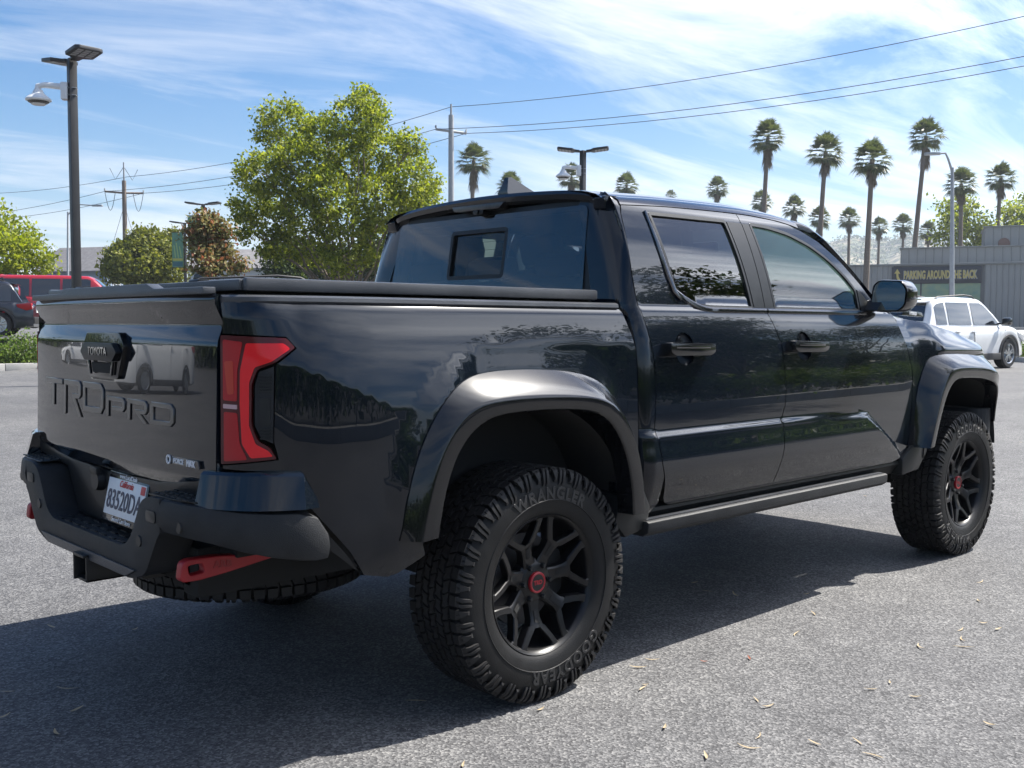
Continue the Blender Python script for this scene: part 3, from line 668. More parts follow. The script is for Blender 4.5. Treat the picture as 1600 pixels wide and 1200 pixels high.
# --- cab rear wall and sliding window
def rearglass():
    def rq(y, z): return (.540+cab_lean(z)*.8-.012*(1-(y/.70)**2), y, z)
    G = rounded([(.628, 1.362), (.604, 1.748), (-.604, 1.748), (-.628, 1.362)], .03, 4)
    HOLE = rounded([(.205, 1.475), (.205, 1.690), (-.165, 1.690), (-.165, 1.475)], .022, 4)
    wall = panel('cab_rear_wall', [(.70, 1.15), (.678, 1.40), (.655, 1.77), (-.655, 1.77), (-.678, 1.40), (-.70, 1.15)], off(rq, -.006, (-1, 0, 0)), M['satin_black'], truck, [inset(G, .02)], .06, False, .02, hint=(-1, 0, 0))
    g = panel('rear_window', G, rq, M['glass_rear'], truck, [HOLE], .05, False, .004, hint=(-1, 0, 0))
    panel('sliding_pane', inset(HOLE, .014), off(rq, -.012, (-1, 0, 0)), M['glass_slide'], g, (), .06, False, 0, hint=(-1, 0, 0))
    panel('pane_frame', inset(HOLE, -.001), off(rq, .001, (-1, 0, 0)), M['satin_black'], g, [inset(HOLE, .016)], .06, False, .014, hint=(-1, 0, 0))
    panel('window_band', G, off(rq, -.004, (-1, 0, 0)), M['dark'], g, [inset(G, .020)], .05, False, 0, hint=(-1, 0, 0))
    for k in range(4):
        z = 1.53+k*.035; h = MB(); h.box((.552+cab_lean(z)*.8, -.15, z), (.553+cab_lean(z)*.8, .19, z+.0012)); h.build('heater_wire', M['satin_black'], g)
M['glass_slide'] = glass_mat('sliding_pane_glass', (.90, .95, .93), 1.0)
rearglass()
# --- tonneau cover and bed
tn = MB(); tn.box((-.965, -.752, 1.372), (.46, .752, 1.406), .012); 
tno = tn.build('tonneau_cover', M['tonneau'], truck)
for k in range(3):
    h = MB(); h.box((-.52+k*.36-.012, -.75, 1.4045), (-.52+k*.36+.012, .75, 1.4085), .001); h.build('cover_hinge', M['satin_black'], tno)
for s in (-1, 1):
    h = MB(); h.box((-.975, s*.764-.014, 1.370), (.465, s*.764+.014, 1.408), .009); h.build('cover_edge_rail', M['plastic_gray'], tno)
h = MB(); h.box((-.984, -.752, 1.371), (-.960, .752, 1.404), .008); h.build('cover_edge_rail', M['plastic_gray'], tno)
h = MB(); h.box((-.955, -.74, 1.33), (.46, .74, 1.371)); h.build('cover_seal', M['dark'], tno)
la = MB(); la.prism(rounded([(-.978, 1.404), (-.936, 1.404), (-.946, 1.413), (-.974, 1.411)], .003), 'y', -.49, -.43, .003); la.build('cover_latch', M['satin_black'], tno)
la = MB(); la.prism(rounded([(-.978, 1.404), (-.936, 1.404), (-.946, 1.413), (-.974, 1.411)], .003), 'y', .43, .49, .003); la.build('cover_latch', M['satin_black'], tno)
# --- tailgate
tgQ = lambda y, z: (-tg_x(y, z), y, z)
TG = rounded([(-.723, .800), (-.723, 1.20), (-.721, 1.366), (.721, 1.366), (.723, 1.20), (.723, .800)], .008, 2)
tg = panel('tailgate', TG, tgQ, M['paint'], truck, (), .014, False, .03, .002, hint=(-1, 0, 0))
tc = MB(); tc.prism([(-.700, 1.3615), (.685, 1.3615), (.685, 1.381), (.40, 1.383), (.35, 1.399), (-.33, 1.399), (-.38, 1.383), (-.700, 1.381)], 'x', -1.0655, -1.026, .004); tc.build('tailgate_cap', M['plastic_gray'], tg)
def tgletters():
    def bar(p, q, w):  # stroke polygon
        p = Vector(p); q = Vector(q); d = (q-p).normalized(); n = Vector((-d.y, d.x))*w/2
        return [p-n, q-n, q+n, p+n]
    T0, T1, B, w = 1.081, 1.0, .983, .020
    ring = lambda a, b, z0, z1, w, c: ([(a, z0), (b+(-c if b > a else c), z0), (b, z0+c), (b, z1-c), (b+(-c if b > a else c), z1), (a, z1)], [(a-w, z0+w), (b+w, z0+w), (b+w, z1-w), (a-w, z1-w)])
    L = []
    # each letter: outer polygon(s), hole(s) in (y,z) with y falling to the right of the picture
    L.append(([[(.588, 1.081), (.407, 1.081), (.412, 1.060), (.512, 1.060), (.512, .985), (.490, .985), (.490, 1.060), (.583, 1.060)][::1]], []))
    L[-1] = ([[(.588, 1.081), (.402, 1.081), (.402, 1.061), (.486, 1.061), (.486, .985), (.508, .985), (.508, 1.061), (.588, 1.061)]], [])
    L.append(([[(.385, 1.081), (.237, 1.081), (.220, 1.068), (.220, 1.030), (.240, 1.018), (.270, 1.018), (.212, .957), (.240, .957), (.305, 1.024), (.305, 1.035), (.243, 1.035), (.243, 1.061), (.363, 1.061), (.363, .962), (.385, .957)]], []))
    L.append(([[(.200, 1.081), (.045, 1.081), (.020, 1.060), (.020, 1.0), (.042, .979), (.200, .979)]], [[(.178, 1.060), (.178, 1.0), (.054, 1.0), (.043, 1.009), (.043, 1.052), (.054, 1.060)]]))
    L.append(([[(-.005, 1.043), (-.135, 1.043), (-.152, 1.032), (-.152, 1.008), (-.137, .997), (-.050, .997), (-.050, 1.012), (-.130, 1.012), (-.130, 1.028), (-.025, 1.028), (-.025, .977), (-.005, .977)]], []))
    L.append(([[(-.173, 1.043), (-.300, 1.043), (-.318, 1.032), (-.318, 1.010), (-.303, .999), (-.270, .999), (-.322, .972), (-.292, .972), (-.232, 1.004), (-.232, 1.012), (-.297, 1.012), (-.297, 1.028), (-.195, 1.028), (-.195, .977), (-.173, .977)]], []))
    L.append(([[(-.345, 1.043), (-.475, 1.043), (-.494, 1.029), (-.494, .988), (-.475, .975), (-.345, .975), (-.340, .984), (-.340, 1.034)]], [[(-.362, 1.028), (-.362, .990), (-.466, .990), (-.473, .995), (-.473, 1.022), (-.466, 1.028)]]))
    for outs, holes in L:
        cu = bpy.data.curves.new('emblem', 'CURVE'); cu.dimensions = '2D'; cu.fill_mode = 'BOTH'; cu.extrude = .0015; cu.bevel_depth = .0022; cu.bevel_resolution = 1; cu.offset = -.0022
        for pl in outs+holes:
            sp = cu.splines.new('POLY'); sp.points.add(len(pl)-1); sp.use_cyclic_u = True
            for k, (y, z) in enumerate(pl): sp.points[k].co = (y, z, 0, 1)
        o = bpy.data.objects.new('t', cu); col.objects.link(o); bpy.context.view_layer.update()
        me = bpy.data.meshes.new_from_object(o.evaluated_get(bpy.context.evaluated_depsgraph_get())); bpy.data.objects.remove(o)
        me.materials.clear()
        for q in me.vertices:
            y, z, h = q.co; q.co = (-tg_x(y, z)-.0005-h, y, z)
        bm = bmesh.new(); bm.from_mesh(me); bmesh.ops.remove_doubles(bm, verts=bm.verts[:], dist=1e-5); bmesh.ops.recalc_face_normals(bm, faces=bm.faces[:]); bm.to_mesh(me); bm.free()
        mobj('embossed_letter', me, M['letter'], tg)
M['letter'] = mat('embossed_letter_paint', (.009, .010, .012), .30, 0, .8, .04)
tgletters()
for _s in (-1, 1):
    _pl = [(-tg_x(.70, z)+.004, z) for z in np.linspace(.80, 1.36, 40)]+[(-.97, 1.36), (-.97, .80)]
    MB().prism(_pl, 'y', _s*.690, _s*.7205).build('tailgate_end', M['paint'], tg, 30)
def tgtext(txt, y, z, size, m, extra=.001, shear=0, bold=.0, parent=None, x=None, ext=.001, name='lettering', bev=0):
    me = text_mesh(txt, size, ext, bev, shear, 1.0, bold)
    for q in me.vertices:
        a, b, h = q.co; yy = y-a; zz = z+b; q.co = (-(tg_x(yy, zz) if x is None else x)-extra-h, yy, zz)
    bm = bmesh.new(); bm.from_mesh(me); bmesh.ops.recalc_face_normals(bm, faces=bm.faces[:]); bm.to_mesh(me); bm.free()
    return mobj(name, me, m, parent or tg)
def tgdetails():
    # handle surround
    b = MB(); b.prism(rounded([(.135, 1.250), (.168, 1.208), (.115, 1.100), (-.115, 1.100), (-.168, 1.208), (-.135, 1.250)], .012), 'x', -1.071, -1.03, .004); bz = b.build('handle_surround', M['gloss_flare'], tg)
    hx = MB(); hx.prism(rounded([(.150, 1.187), (.115, 1.216), (-.115, 1.216), (-.150, 1.187), (-.115, 1.158), (.115, 1.158)], .006), 'x', -1.089, -1.066, .008); hx.build('emblem_bar', M['satin_black'], bz)
    tgtext('TOYOTA', 0, 1.187, .038, M['letter'], .0, 0, .001, bz, 1.089, .0025, 'emblem_lettering')
    rc = MB(); rc.prism(rounded([(.085, 1.152), (.075, 1.118), (-.075, 1.118), (-.085, 1.152)], .008), 'x', -1.0765, -1.0742, .001); rc.build('handle_recess', M['dark'], bz)
    lf = MB(); lf.prism([(.092, 1.157), (.080, 1.112), (.092, 1.112), (.104, 1.157)], 'x', -1.082, -1.074, .002); lf.prism([(-.092, 1.157), (-.080, 1.112), (-.092, 1.112), (-.104, 1.157)], 'x', -1.082, -1.074, .002); lf.build('recess_edge', M['paint'], bz)
    bd = MB(); bd.prism(rounded([(-.478, .890), (-.645, .890), (-.652, .868), (-.478, .868)], .003), 'x', -tg_x(-.56, .88)-.004, -tg_x(-.56, .88)+.004, .001); bo = bd.build('model_badge', M['gloss_black'], tg)
    tgtext('iFORCE', -.522, .878, .020, M['badge_white'], .0, .15, .0006, bo, tg_x(-.56, .88)+.005, .0008, 'badge_lettering')
    tgtext('MAX', -.602, .878, .024, M['badge_white'], .0, 0, .0014, bo, tg_x(-.56, .88)+.005, .0008, 'badge_lettering')
    rg = MB(); rg.lathe([(.014, 0), (.014, -.004), (.009, -.004), (.009, 0)], 18, 'x', (-tg_x(-.46, .879)-.0005, -.462, .879), True); rg.build('badge_ring', M['badge_white'], bo)
tgdetails()
# --- rear bumper
def bumper():
    bp = empty('rear_bumper', (-1.05, 0, .65), 0, truck); bp.matrix_parent_inverse.identity()
    off_ = Vector((1.05, 0, -.65))
    def part(mb, nm, mt, sm=35):
        mb.v = [tuple(Vector(q)+off_) for q in mb.v]; return mb.build(nm, mt, bp, sm)
    # centre beam with the dropped middle
    up = [(-.50, .782), (-.44, .765), (-.355, .635), (-.30, .606), (.30, .606), (.355, .635), (.44, .765), (.50, .782), (.565, .782), (.565, .684), (.545, .665), (.46, .545), (.36, .515), (-.36, .515), (-.46, .545), (-.545, .665), (-.565, .684), (-.565, .782)]
    mb = MB(); mb.prism(rounded(up, [.02, .03, .03, .03, .03, .03, .03, .02, .0, .0, .03, .03, .03, .03, .03, .03, .0, .0], 3), 'x', -1.140, -1.02, .012); part(mb, 'bumper_beam', M['plastic'])
    mb = MB(); mb.prism([(-.40, .548), (.40, .548), (.33, .518), (-.33, .518)], 'x', -1.147, -1.139, .003); part(mb, 'lower_strip', M['plastic_gray'])
    for s in (-1, 1):
        # wrap-round corner
        path = [(-1.140, .560), (-1.136, .60), (-1.118, .68), (-1.085, .760), (-1.035, .835), (-.975, .893), (-.905, .930), (-.850, .942), (-.815, .935)]
        z1 = [.782, .782, .780, .776, .770, .766, .764, .745, .70]; z0 = [.684, .684, .680, .672, .655, .640, .628, .622, .622]
        v = []; 
        for k, (x, y) in enumerate(path):
            a = Vector(path[max(k-1, 0)]); b = Vector(path[min(k+1, len(path)-1)]); t = (b-a).normalized(); n = Vector((-t.y, t.x))
            if n.dot(Vector((x+.9, y-.5))) < 0: n = -n
            for d, zz in ((-.14, z1[k]), (-.016, z1[k]), (-.004, z1[k]-.005), (0, z1[k]-.018), (.004, (z1[k]+z0[k])/2), (0, z0[k]+.018), (-.006, z0[k]+.004), (-.02, z0[k]), (-.14, z0[k])):
                v.append((x+n.x*d, s*(y+n.y*d), zz))
        m = 9; mb = MB(); mb.add(v, [(i*m+j, i*m+(j+1) % m, (i+1)*m+(j+1) % m, (i+1)*m+j) for i in range(len(path)-1) for j in range(m)]+[tuple(range(m)), tuple((len(path)-1)*m+j for j in range(m))]); part(mb, 'bumper_corner', M['plastic'], 30)
        # painted cap under the tail lamp
        p2 = [(-1.085, .690), (-1.070, .752), (-1.040, .812), (-1.0, .860), (-.945, .900), (-.885, .926), (-.845, .934)]
        tz = [.868, .870, .871, .871, .870, .868, .800]; v = []
        for k, (x, y) in enumerate(p2):
            a = Vector(p2[max(k-1, 0)]); b = Vector(p2[min(k+1, len(p2)-1)]); t = (b-a).normalized(); n = Vector((-t.y, t.x))
            if n.dot(Vector((x+.9, y-.5))) < 0: n = -n
            for d, zz in ((-.10, tz[k]), (-.022, tz[k]), (-.012, tz[k]-.008), (.012 if k < 6 else 0, .772), (-.10, .772)): v.append((x+n.x*d, s*(y+n.y*d), zz))
        m = 5; mb = MB(); mb.add(v, [(i*m+j, i*m+(j+1) % m, (i+1)*m+(j+1) % m, (i+1)*m+j) for i in range(len(p2)-1) for j in range(m)]+[tuple(range(m)), tuple((len(p2)-1)*m+j for j in range(m))]); part(mb, 'bumper_cap', M['paint'], 22)
        # side extension up to the body gap
        def exQ(a, z): q = bedQ(a, z); return (q[0], q[1]-.004, q[2])
        ex = panel('bumper_extension', [(-.925, .855), (-.868, .762), (-.742, .618), (-.698, .560), (-.72, .575), (-.80, .640), (-.90, .700), (-.94, .80)], exQ, M['satin_black'], bp, (), .03, s > 0, .015, .002)
        ex.location = off_
        # step pads with tread bars
        mb = MB(); mb.prism([(-1.125, s*.46), (-1.122, s*.60), (-1.098, s*.70), (-1.04, s*.70), (-1.03, s*.46)][::s], 'z', .7815, .7855, .001); pad = part(mb, 'step_pad', M['satin_black'])
        for k in range(6):
            for r_ in range(3):
                q = MB(); q.box((-1.112+r_*.028, s*(.485+k*.036)-.014, .7853), (-1.105+r_*.028, s*(.485+k*.036)+.014, .7895), .0015)
                q.v = [tuple(Vector(w)+off_) for w in q.v]; q.build('tread_bar', M['plastic'], pad)
        # rear-facing riser above the step, reaching up beside the tailgate
        mb = MB(); mb.prism([(.30, .62), (.40, .77), (.72, .80), (.74, .868), (.66, .85), (.50, .815), (.36, .80), (.0, .79), (.0, .62)], 'x', -1.05, -1.02, .004)
        mb.v = [(x, s*y, z) for x, y, z in mb.v]; part(mb, 'bumper_riser', M['satin_black'])
        # sensors and recessed eye
        for (y, z) in ((.655, .712), (.425, .64)):
            mb = MB(); xx = -1.141 if y < .5 else -1.124
            mb.lathe([(.0, -.003), (.016, -.003), (.0175, 0), (.0175, .004)], 20, 'x', (xx, s*y, z)); part(mb, 'parking_sensor', M['satin_black'])
        mb = MB(); mb.prism(rounded([(s*.51-.032, .742), (s*.51+.032, .742), (s*.51+.032, .708), (s*.51-.032, .708)], .012), 'x', -1.1435, -1.1395, .001); part(mb, 'tow_cover', M['satin_black'])
        # red recovery point: link with an eye
        pts = [(-1.165, .553), (-1.172, .562), (-1.166, .606), (-1.148, .614), (-1.06, .612), (-.86, .592), (-.86, .584), (-1.03, .560), (-1.12, .551)]
        hole = rounded([(-1.146, .567), (-1.152, .598), (-1.105, .600), (-1.098, .571)], .010, 3)
        cu = bpy.data.curves.new('link', 'CURVE'); cu.dimensions = '2D'; cu.fill_mode = 'BOTH'; cu.extrude = .013; cu.bevel_depth = .004; cu.bevel_resolution = 2; cu.offset = -.003
        for pl in (rounded(pts, .012, 3), hole):
            sp = cu.splines.new('POLY'); sp.points.add(len(pl)-1); sp.use_cyclic_u = True
            for k, (x, z) in enumerate(pl): sp.points[k].co = (x, z, 0, 1)
        o = bpy.data.objects.new('t', cu); col.objects.link(o); bpy.context.view_layer.update()
        me = bpy.data.meshes.new_from_object(o.evaluated_get(bpy.context.evaluated_depsgraph_get())); bpy.data.objects.remove(o); me.materials.clear()
        for q in me.vertices: x, z, h = q.co; q.co = Vector((x+.055, s*(.63+h), z))
        bm = bmesh.new(); bm.from_mesh(me); bmesh.ops.recalc_face_normals(bm, faces=bm.faces[:]); bm.to_mesh(me); bm.free()
        rp = mobj('recovery_point', me, M['red_paint'], truck)
        t = text_mesh('ARB', .027, .0012, 0, 0, 1.0, .001)
        for q in t.vertices: a, b, h = q.co; q.co = (-.955+(a if s < 0 else -a)*1.15-.035, s*(.6475+h), .5865+b-.08*(a if s < 0 else -a)*.9)
        mobj('link_lettering', t, M['red_dark'], rp)
    # centre step tread
    for k in range(8):
        for r_ in range(3):
            mb = MB(); mb.box((-1.125+r_*.035, -.27+k*.075, .6055), (-1.115+r_*.035, -.225+k*.075, .610), .0015); part(mb, 'tread_bar', M['satin_black'])
    # number plate recess, plate, trailer socket
    mb = MB(); mb.box((-1.032, -.34, .60), (-1.00, .34, .80), .003); part(mb, 'plate_recess', M['satin_black'])
    pl = empty('number_plate', (0, 0, 0), 0, truck)
    th = R(-12)
    def pm(q): return Vector((-1.060+q[0]*math.cos(th)-q[2]*math.sin(th)*-1*-1, q[1]-.14, .715+q[2]*math.cos(th)+q[0]*math.sin(th)))
    def pp(mb, nm, mt, par): mb.v = [tuple(pm(q)) for q in mb.v]; return mb.build(nm, mt, par)
    mb = MB(); mb.box((-.004, -.155, -.08), (.004, .155, .08), .002); fr_ = pp(mb, 'plate_frame', M['gloss_black'], pl)
    mb = MB(); mb.box((-.007, -.145, -.058), (-.003, .145, .060), .001); pp(mb, 'plate_sheet', M['plate'], pl)
    def ptxt(txt, y, z, size, mt, bold=0, shear=0, sx=1, nm='plate_lettering', x=.0085):
        me = text_mesh(txt, size, .0005, 0, shear, 1.0, bold)
        for q in me.vertices: a, b, h = q.co; q.co = pm((-x-h, y-a*sx, z+b))
        bm = bmesh.new(); bm.from_mesh(me); bmesh.ops.recalc_face_normals(bm, faces=bm.faces[:]); bm.to_mesh(me); bm.free(); mobj(nm, me, mt, pl)
    ptxt('83520DA', 0.0, -.010, .086, M['plate_blue'], .0008, 0, .78)
    ptxt('California', 0, .046, .030, M['plate_red'], .0004, .3, .9)
    ptxt('www.LocalDeals', 0, .070, .020, M['badge_white'], .0002, 0, 1, x=.006); ptxt('Second Cars Store', 0, -.069, .019, M['badge_white'], .0002, 0, 1, x=.006)
    mb = MB(); mb.box((-.0085, -.142, .030), (-.007, -.112, .056)); pp(mb, 'plate_sticker', M['plate_red'], pl)
    mb = MB(); mb.lathe([(0, -.045), (.032, -.045), (.036, -.03), (.036, 0)], 18, 'x', (-1.03, .085, .755)); mb.box((-1.08, .055, .775), (-1.06, .115, .80), .006); part(mb, 'trailer_socket', M['satin_black'])
    # hitch receiver
    mb = MB()
    for lo, hi in (((-1.155, -.045, .445), (-.95, -.035, .535)), ((-1.165, .035, .445), (-.95, .045, .535)), ((-1.165, -.045, .525), (-.95, .045, .535)), ((-1.155, -.045, .445), (-.95, .045, .455)), ((-1.08, -.30, .49), (-1.0, .30, .53))): mb.box(lo, hi, .003)
    mb.build('hitch_receiver', M['satin_black'], truck)
M['red_dark'] = mat('red_lettering', (.24, .008, .012), .4)
M['plate'] = mat('plate_white', (.78, .78, .77), .35, c2=(.72, .73, .74), nscale=20)
M['plate_blue'] = mat('plate_ink', (.015, .02, .06), .4)
M['plate_red'] = mat('plate_red_ink', (.50, .02, .03), .4)
bumper()
# --- wheels
def make_wheel(name, spare=False):
    w = empty(name, (0, 0, 0), 0, truck)
    RO_, W = .413, .136
    prof = [(.246, -.115), (.252, -.122), (.272, -.131), (.305, -.1365), (.345, -.1355), (.372, -.129), (.390, -.118), (.396, -.100), (.398, 0), (.396, .100), (.390, .118), (.372, .129), (.345, .1355), (.305, .1365), (.272, .131), (.252, .122), (.246, .115)]
    t = MB(); t.lathe(prof, 96, 'y'); t.lathe([(.298, -.1366), (.300, -.1385), (.303, -.1366)], 96, 'y'); ty = t.build('tyre', M['rubber'], w, 40)
    # tread blocks: zig-zag centre rows, shoulder lugs wrapping on to the sidewall
    tb = MB(); n = 58
    def block(poly, r0, r1):
        """poly: (angle, y) corners"""
        v = []
        for r_ in (r0, r1):
            k = 1.0 if r_ == r0 else .95
            ca = sum(q[0] for q in poly)/len(poly); cy = sum(q[1] for q in poly)/len(poly)
            for a, y in poly:
                a2 = ca+(a-ca)*k; y2 = cy+(y-cy)*k; v.append((r_*math.cos(a2), y2, r_*math.sin(a2)))
        m = len(poly); tb.add(v, [tuple(range(m, 2*m))[::-1]]+[(i, (i+1) % m, m+(i+1) % m, m+i) for i in range(m)])
    p = 2*math.pi/n
    for i in range(n):
        a = i*p
        for row, (y0, y1, ph) in enumerate(((-.0875, -.0535, .3), (-.050, -.0185, .75), (-.0150, .0150, .15), (.0185, .050, .6), (.0535, .0875, .05))):
            b = a+ph*p; z = .14*p*(1 if row % 2 else -1)
            block([(b+.03*p+z, y0), (b+.47*p, y0+.006), (b+.92*p+z, y0), (b+.97*p, (y0+y1)/2), (b+.90*p-z, y1), (b+.47*p, y1-.006), (b+.03*p-z, y1), (b+.08*p, (y0+y1)/2)], .399, .413)
        for s in (-1, 1):
            b = a+(.2 if s < 0 else .55)*p; lo = i % 2
            block([(b+.05*p, s*.091), (b+.88*p, s*.091), (b+.85*p, s*.122), (b+.10*p, s*.122)], .395, .412)
            rr = [(.411, .119), (.402, .130), (.388, .1365), (.372 if lo else .362, .1395), (.364 if lo else .352, .1370)]
            for (q0, q1, sk) in ((.06, .40, .16), (.52, .82, -.10 if lo else .16)):
                v = []
                for k, (r_, y) in enumerate(rr):
                    a0 = b+(q0+k*sk*.6)*p; a1 = b+(q1+k*sk*.6-(.06 if k > 2 else 0))*p
                    for aa, yy in ((a0, y-.007), (a0+.03*p, y), (a1-.03*p, y), (a1, y-.007)): v.append((r_*math.cos(aa), s*yy, r_*math.sin(aa)))
                tb.add(v, [(k*4+j, k*4+j+1, (k+1)*4+j+1, (k+1)*4+j) for k in range(4) for j in range(3)])
    tr = tb.build('tread', M['tread'], ty, 25); tr['kind'] = 'stuff'
    # raised lettering
    def arc_text(txt, r_, a_mid, size, flip=False, bold=.002):
        me = text_mesh(txt, size, .0012, .0008, 0, 1.18, bold)
        for q in me.vertices:
            a, b, h = q.co
            th = a_mid-(a/r_) if not flip else a_mid+(a/r_)
            rr = r_+b if not flip else r_-b
            q.co = (rr*math.cos(th), -.1358-h*(1.0)-.0005, rr*math.sin(th))
        bm = bmesh.new(); bm.from_mesh(me); bmesh.ops.recalc_face_normals(bm, faces=bm.faces[:]); bm.to_mesh(me); bm.free(); return me
    if not spare:
        for txt, am, fl in (('WRANGLER', R(88), False), ('GOODYEAR', R(-72), False)):
            mobj('tyre_lettering', arc_text(txt, .322, am, .058, fl, .0012), M['rubber_text'], ty)
    # rim
    rb = MB(); rb.lathe([(.240, .10), (.232, .07), (.218, .02), (.218, -.02), (.226, -.06), (.231, -.097), (.235, -.110), (.243, -.118), (.246, -.121), (.249, -.117), (.248, -.108)], 72, 'y'); rim = rb.build('rim', M['rim'], w, 40)
    if spare: return w
    dk = MB(); dk.lathe([(.0, .03), (.165, .03), (.165, .0), (.0, .0)], 40, 'y'); dk.build('brake_disc', M['steel_dark'], w)
    cp = MB(); cp.prism(rounded([(.06, .11), (.16, .09), (.17, -.06), (.09, -.10)], .02), 'y', -.035, .05, .008); cp.build('brake_caliper', M['dark'], w)
    hub = MB(); hub.lathe([(0, -.072), (.062, -.074), (.070, -.070), (.082, -.060), (.088, -.03)], 36, 'y'); hub.build('hub', M['rim'], rim)
    for i in range(7):
        a = R(360/7*i-93)
        def pt(r_, d, y): return (r_*math.cos(a)-d*math.sin(a), y, r_*math.sin(a)+d*math.cos(a))
        sp = MB()
        # stem
        st = [(.060, .026, -.072), (.095, .021, -.070), (.128, .023, -.078)]
        def strip(rows, dep=.035):
            """rows: (r, d_left, d_right, y)"""
            v = []
            for r_, dl, dr, y in rows:
                v += [pt(r_, dl, y+dep), pt(r_, dl-.0012*0, y+.004), pt(r_, dl+(dr-dl)*.12, y), pt(r_, dl+(dr-dl)*.88, y), pt(r_, dr, y+.004), pt(r_, dr, y+dep)]
            sp.add(v, [(k*6+j, k*6+j+1, (k+1)*6+j+1, (k+1)*6+j) for k in range(len(rows)-1) for j in range(5)])
        strip([(.060, -.031, .031, -.070), (.100, -.023, .023, -.074), (.132, -.024, .024, -.084), (.158, -.034, .034, -.092)])
        for s in (-1, 1):
            rows = [(.150, s*.002, s*.036, -.090), (.165, s*.016, s*.050, -.095), (.192, s*.042, s*.072, -.103), (.216, s*.060, s*.090, -.109), (.242, s*.056, s*.108, -.113)]
            strip(rows if s > 0 else [(r_, dr, dl, y) for r_, dl, dr, y in rows])
        so_ = sp.build('spoke', M['rim'], rim, 30)
        gv = MB(); v = [pt(.098, -.009, -.0755), pt(.098, .009, -.0755), pt(.140, .010, -.0890), pt(.140, -.010, -.0890)]; gv.add(v, [(0, 1, 2, 3)]); gv.build('spoke_groove', M['dark'], so_)
        nu = MB(); a = R(60*i); q = (.0635*math.cos(a), 0, .0635*math.sin(a)); nu.lathe([(0, -.086), (.007, -.086), (.010, -.082), (.0105, -.068)], 6, 'y', q); nu.build('wheel_nut', M['satin_black'], rim) if i < 6 else None
    cap = MB(); cap.lathe([(0, -.084), (.030, -.084), (.034, -.080), (.036, -.068)], 30, 'y'); co = cap.build('centre_cap', M['satin_black'], rim)
    rg = MB(); rg.lathe([(.0295, -.0845), (.034, -.086), (.0375, -.084), (.038, -.074), (.0295, -.080)], 36, 'y', (0, 0, 0), True); rg.build('cap_ring', M['red_ring'], rim)
    me = text_mesh('TRD', .021, .0008, 0, 0, 1.0, .0008)
    for q in me.vertices: x, z, h = q.co; q.co = (x, -.0845-h, z)
    mobj('cap_lettering', me, M['red_ring'], rim)
    return w
M['steel_dark'] = mat('brake_steel', (.10, .10, .105), .45, .8)
wh = make_wheel('wheel'); wh.location = (.045, -.812, .4000); wh.scale = (.968,)*3; wh.rotation_euler = (0, 0, 0)
for i, (x, y, rz, ry) in enumerate(((3.35, -.818, 0, 200), (.045, .812, math.pi, 40), (3.35, .818, math.pi, 100))):
    c = copy_tree(wh, truck); c.location = (x, y, .4000); c.rotation_euler = (0, R(ry), rz)
sw = make_wheel('spare_wheel', True); sw.location = (-.54, 0, .50); sw.rotation_euler = (R(90), 0, 0)
# --- mirrors, mud guards, interior
def mirror(mi):
    s = 1 if mi else -1
    h = MB(); P = rounded([(.865, 1.368), (.880, 1.478), (.915, 1.502), (1.03, 1.496), (1.062, 1.455), (1.055, 1.375), (1.02, 1.345), (.90, 1.345)], .018, 3)
    cy = sum(p[0] for p in P)/len(P); cz = sum(p[1] for p in P)/len(P); v = []; m = len(P)
    for k, (x, f) in enumerate(((2.355, .955), (2.345, .98), (2.352, 1.0), (2.40, 1.02), (2.45, .98), (2.49, .82), (2.505, .55))):
        for y, z in P: v.append((x+.10*(1.06-y)*.3, s*(cy+(y-cy)*f), cz+(z-cz)*f))
    h.add(v, [(k*m+j, k*m+(j+1) % m, (k+1)*m+(j+1) % m, (k+1)*m+j) for k in range(6) for j in range(m)]+[tuple(range(m)), tuple(6*m+j for j in range(m))]); ho = h.build('side_mirror', M['gloss_black'], truck, 40)
    g = MB(); v = [(2.3525+.03*(1.06-y)-.0105, s*(cy+(y-cy)*.90), cz+(z-cz)*.90) for y, z in P]; g.add(v, [tuple(range(m))]); g.build('mirror_glass', M['mirror'], ho, None)
    ind = MB(); ind.prism(rounded([(2.40, 1.412), (2.47, 1.408), (2.47, 1.402), (2.40, 1.404)], .002), 'y', s*1.05, s*1.071, .001); ind.build('mirror_indicator', M['chrome'], ho)
    ar = MB(); ar.prism(rounded([(2.30, 1.350), (2.40, 1.350), (2.44, 1.405), (2.36, 1.405)], .01), 'y', s*.80, s*.93, .008); ar.build('mirror_arm', M['satin_black'], ho)
both(mirror)
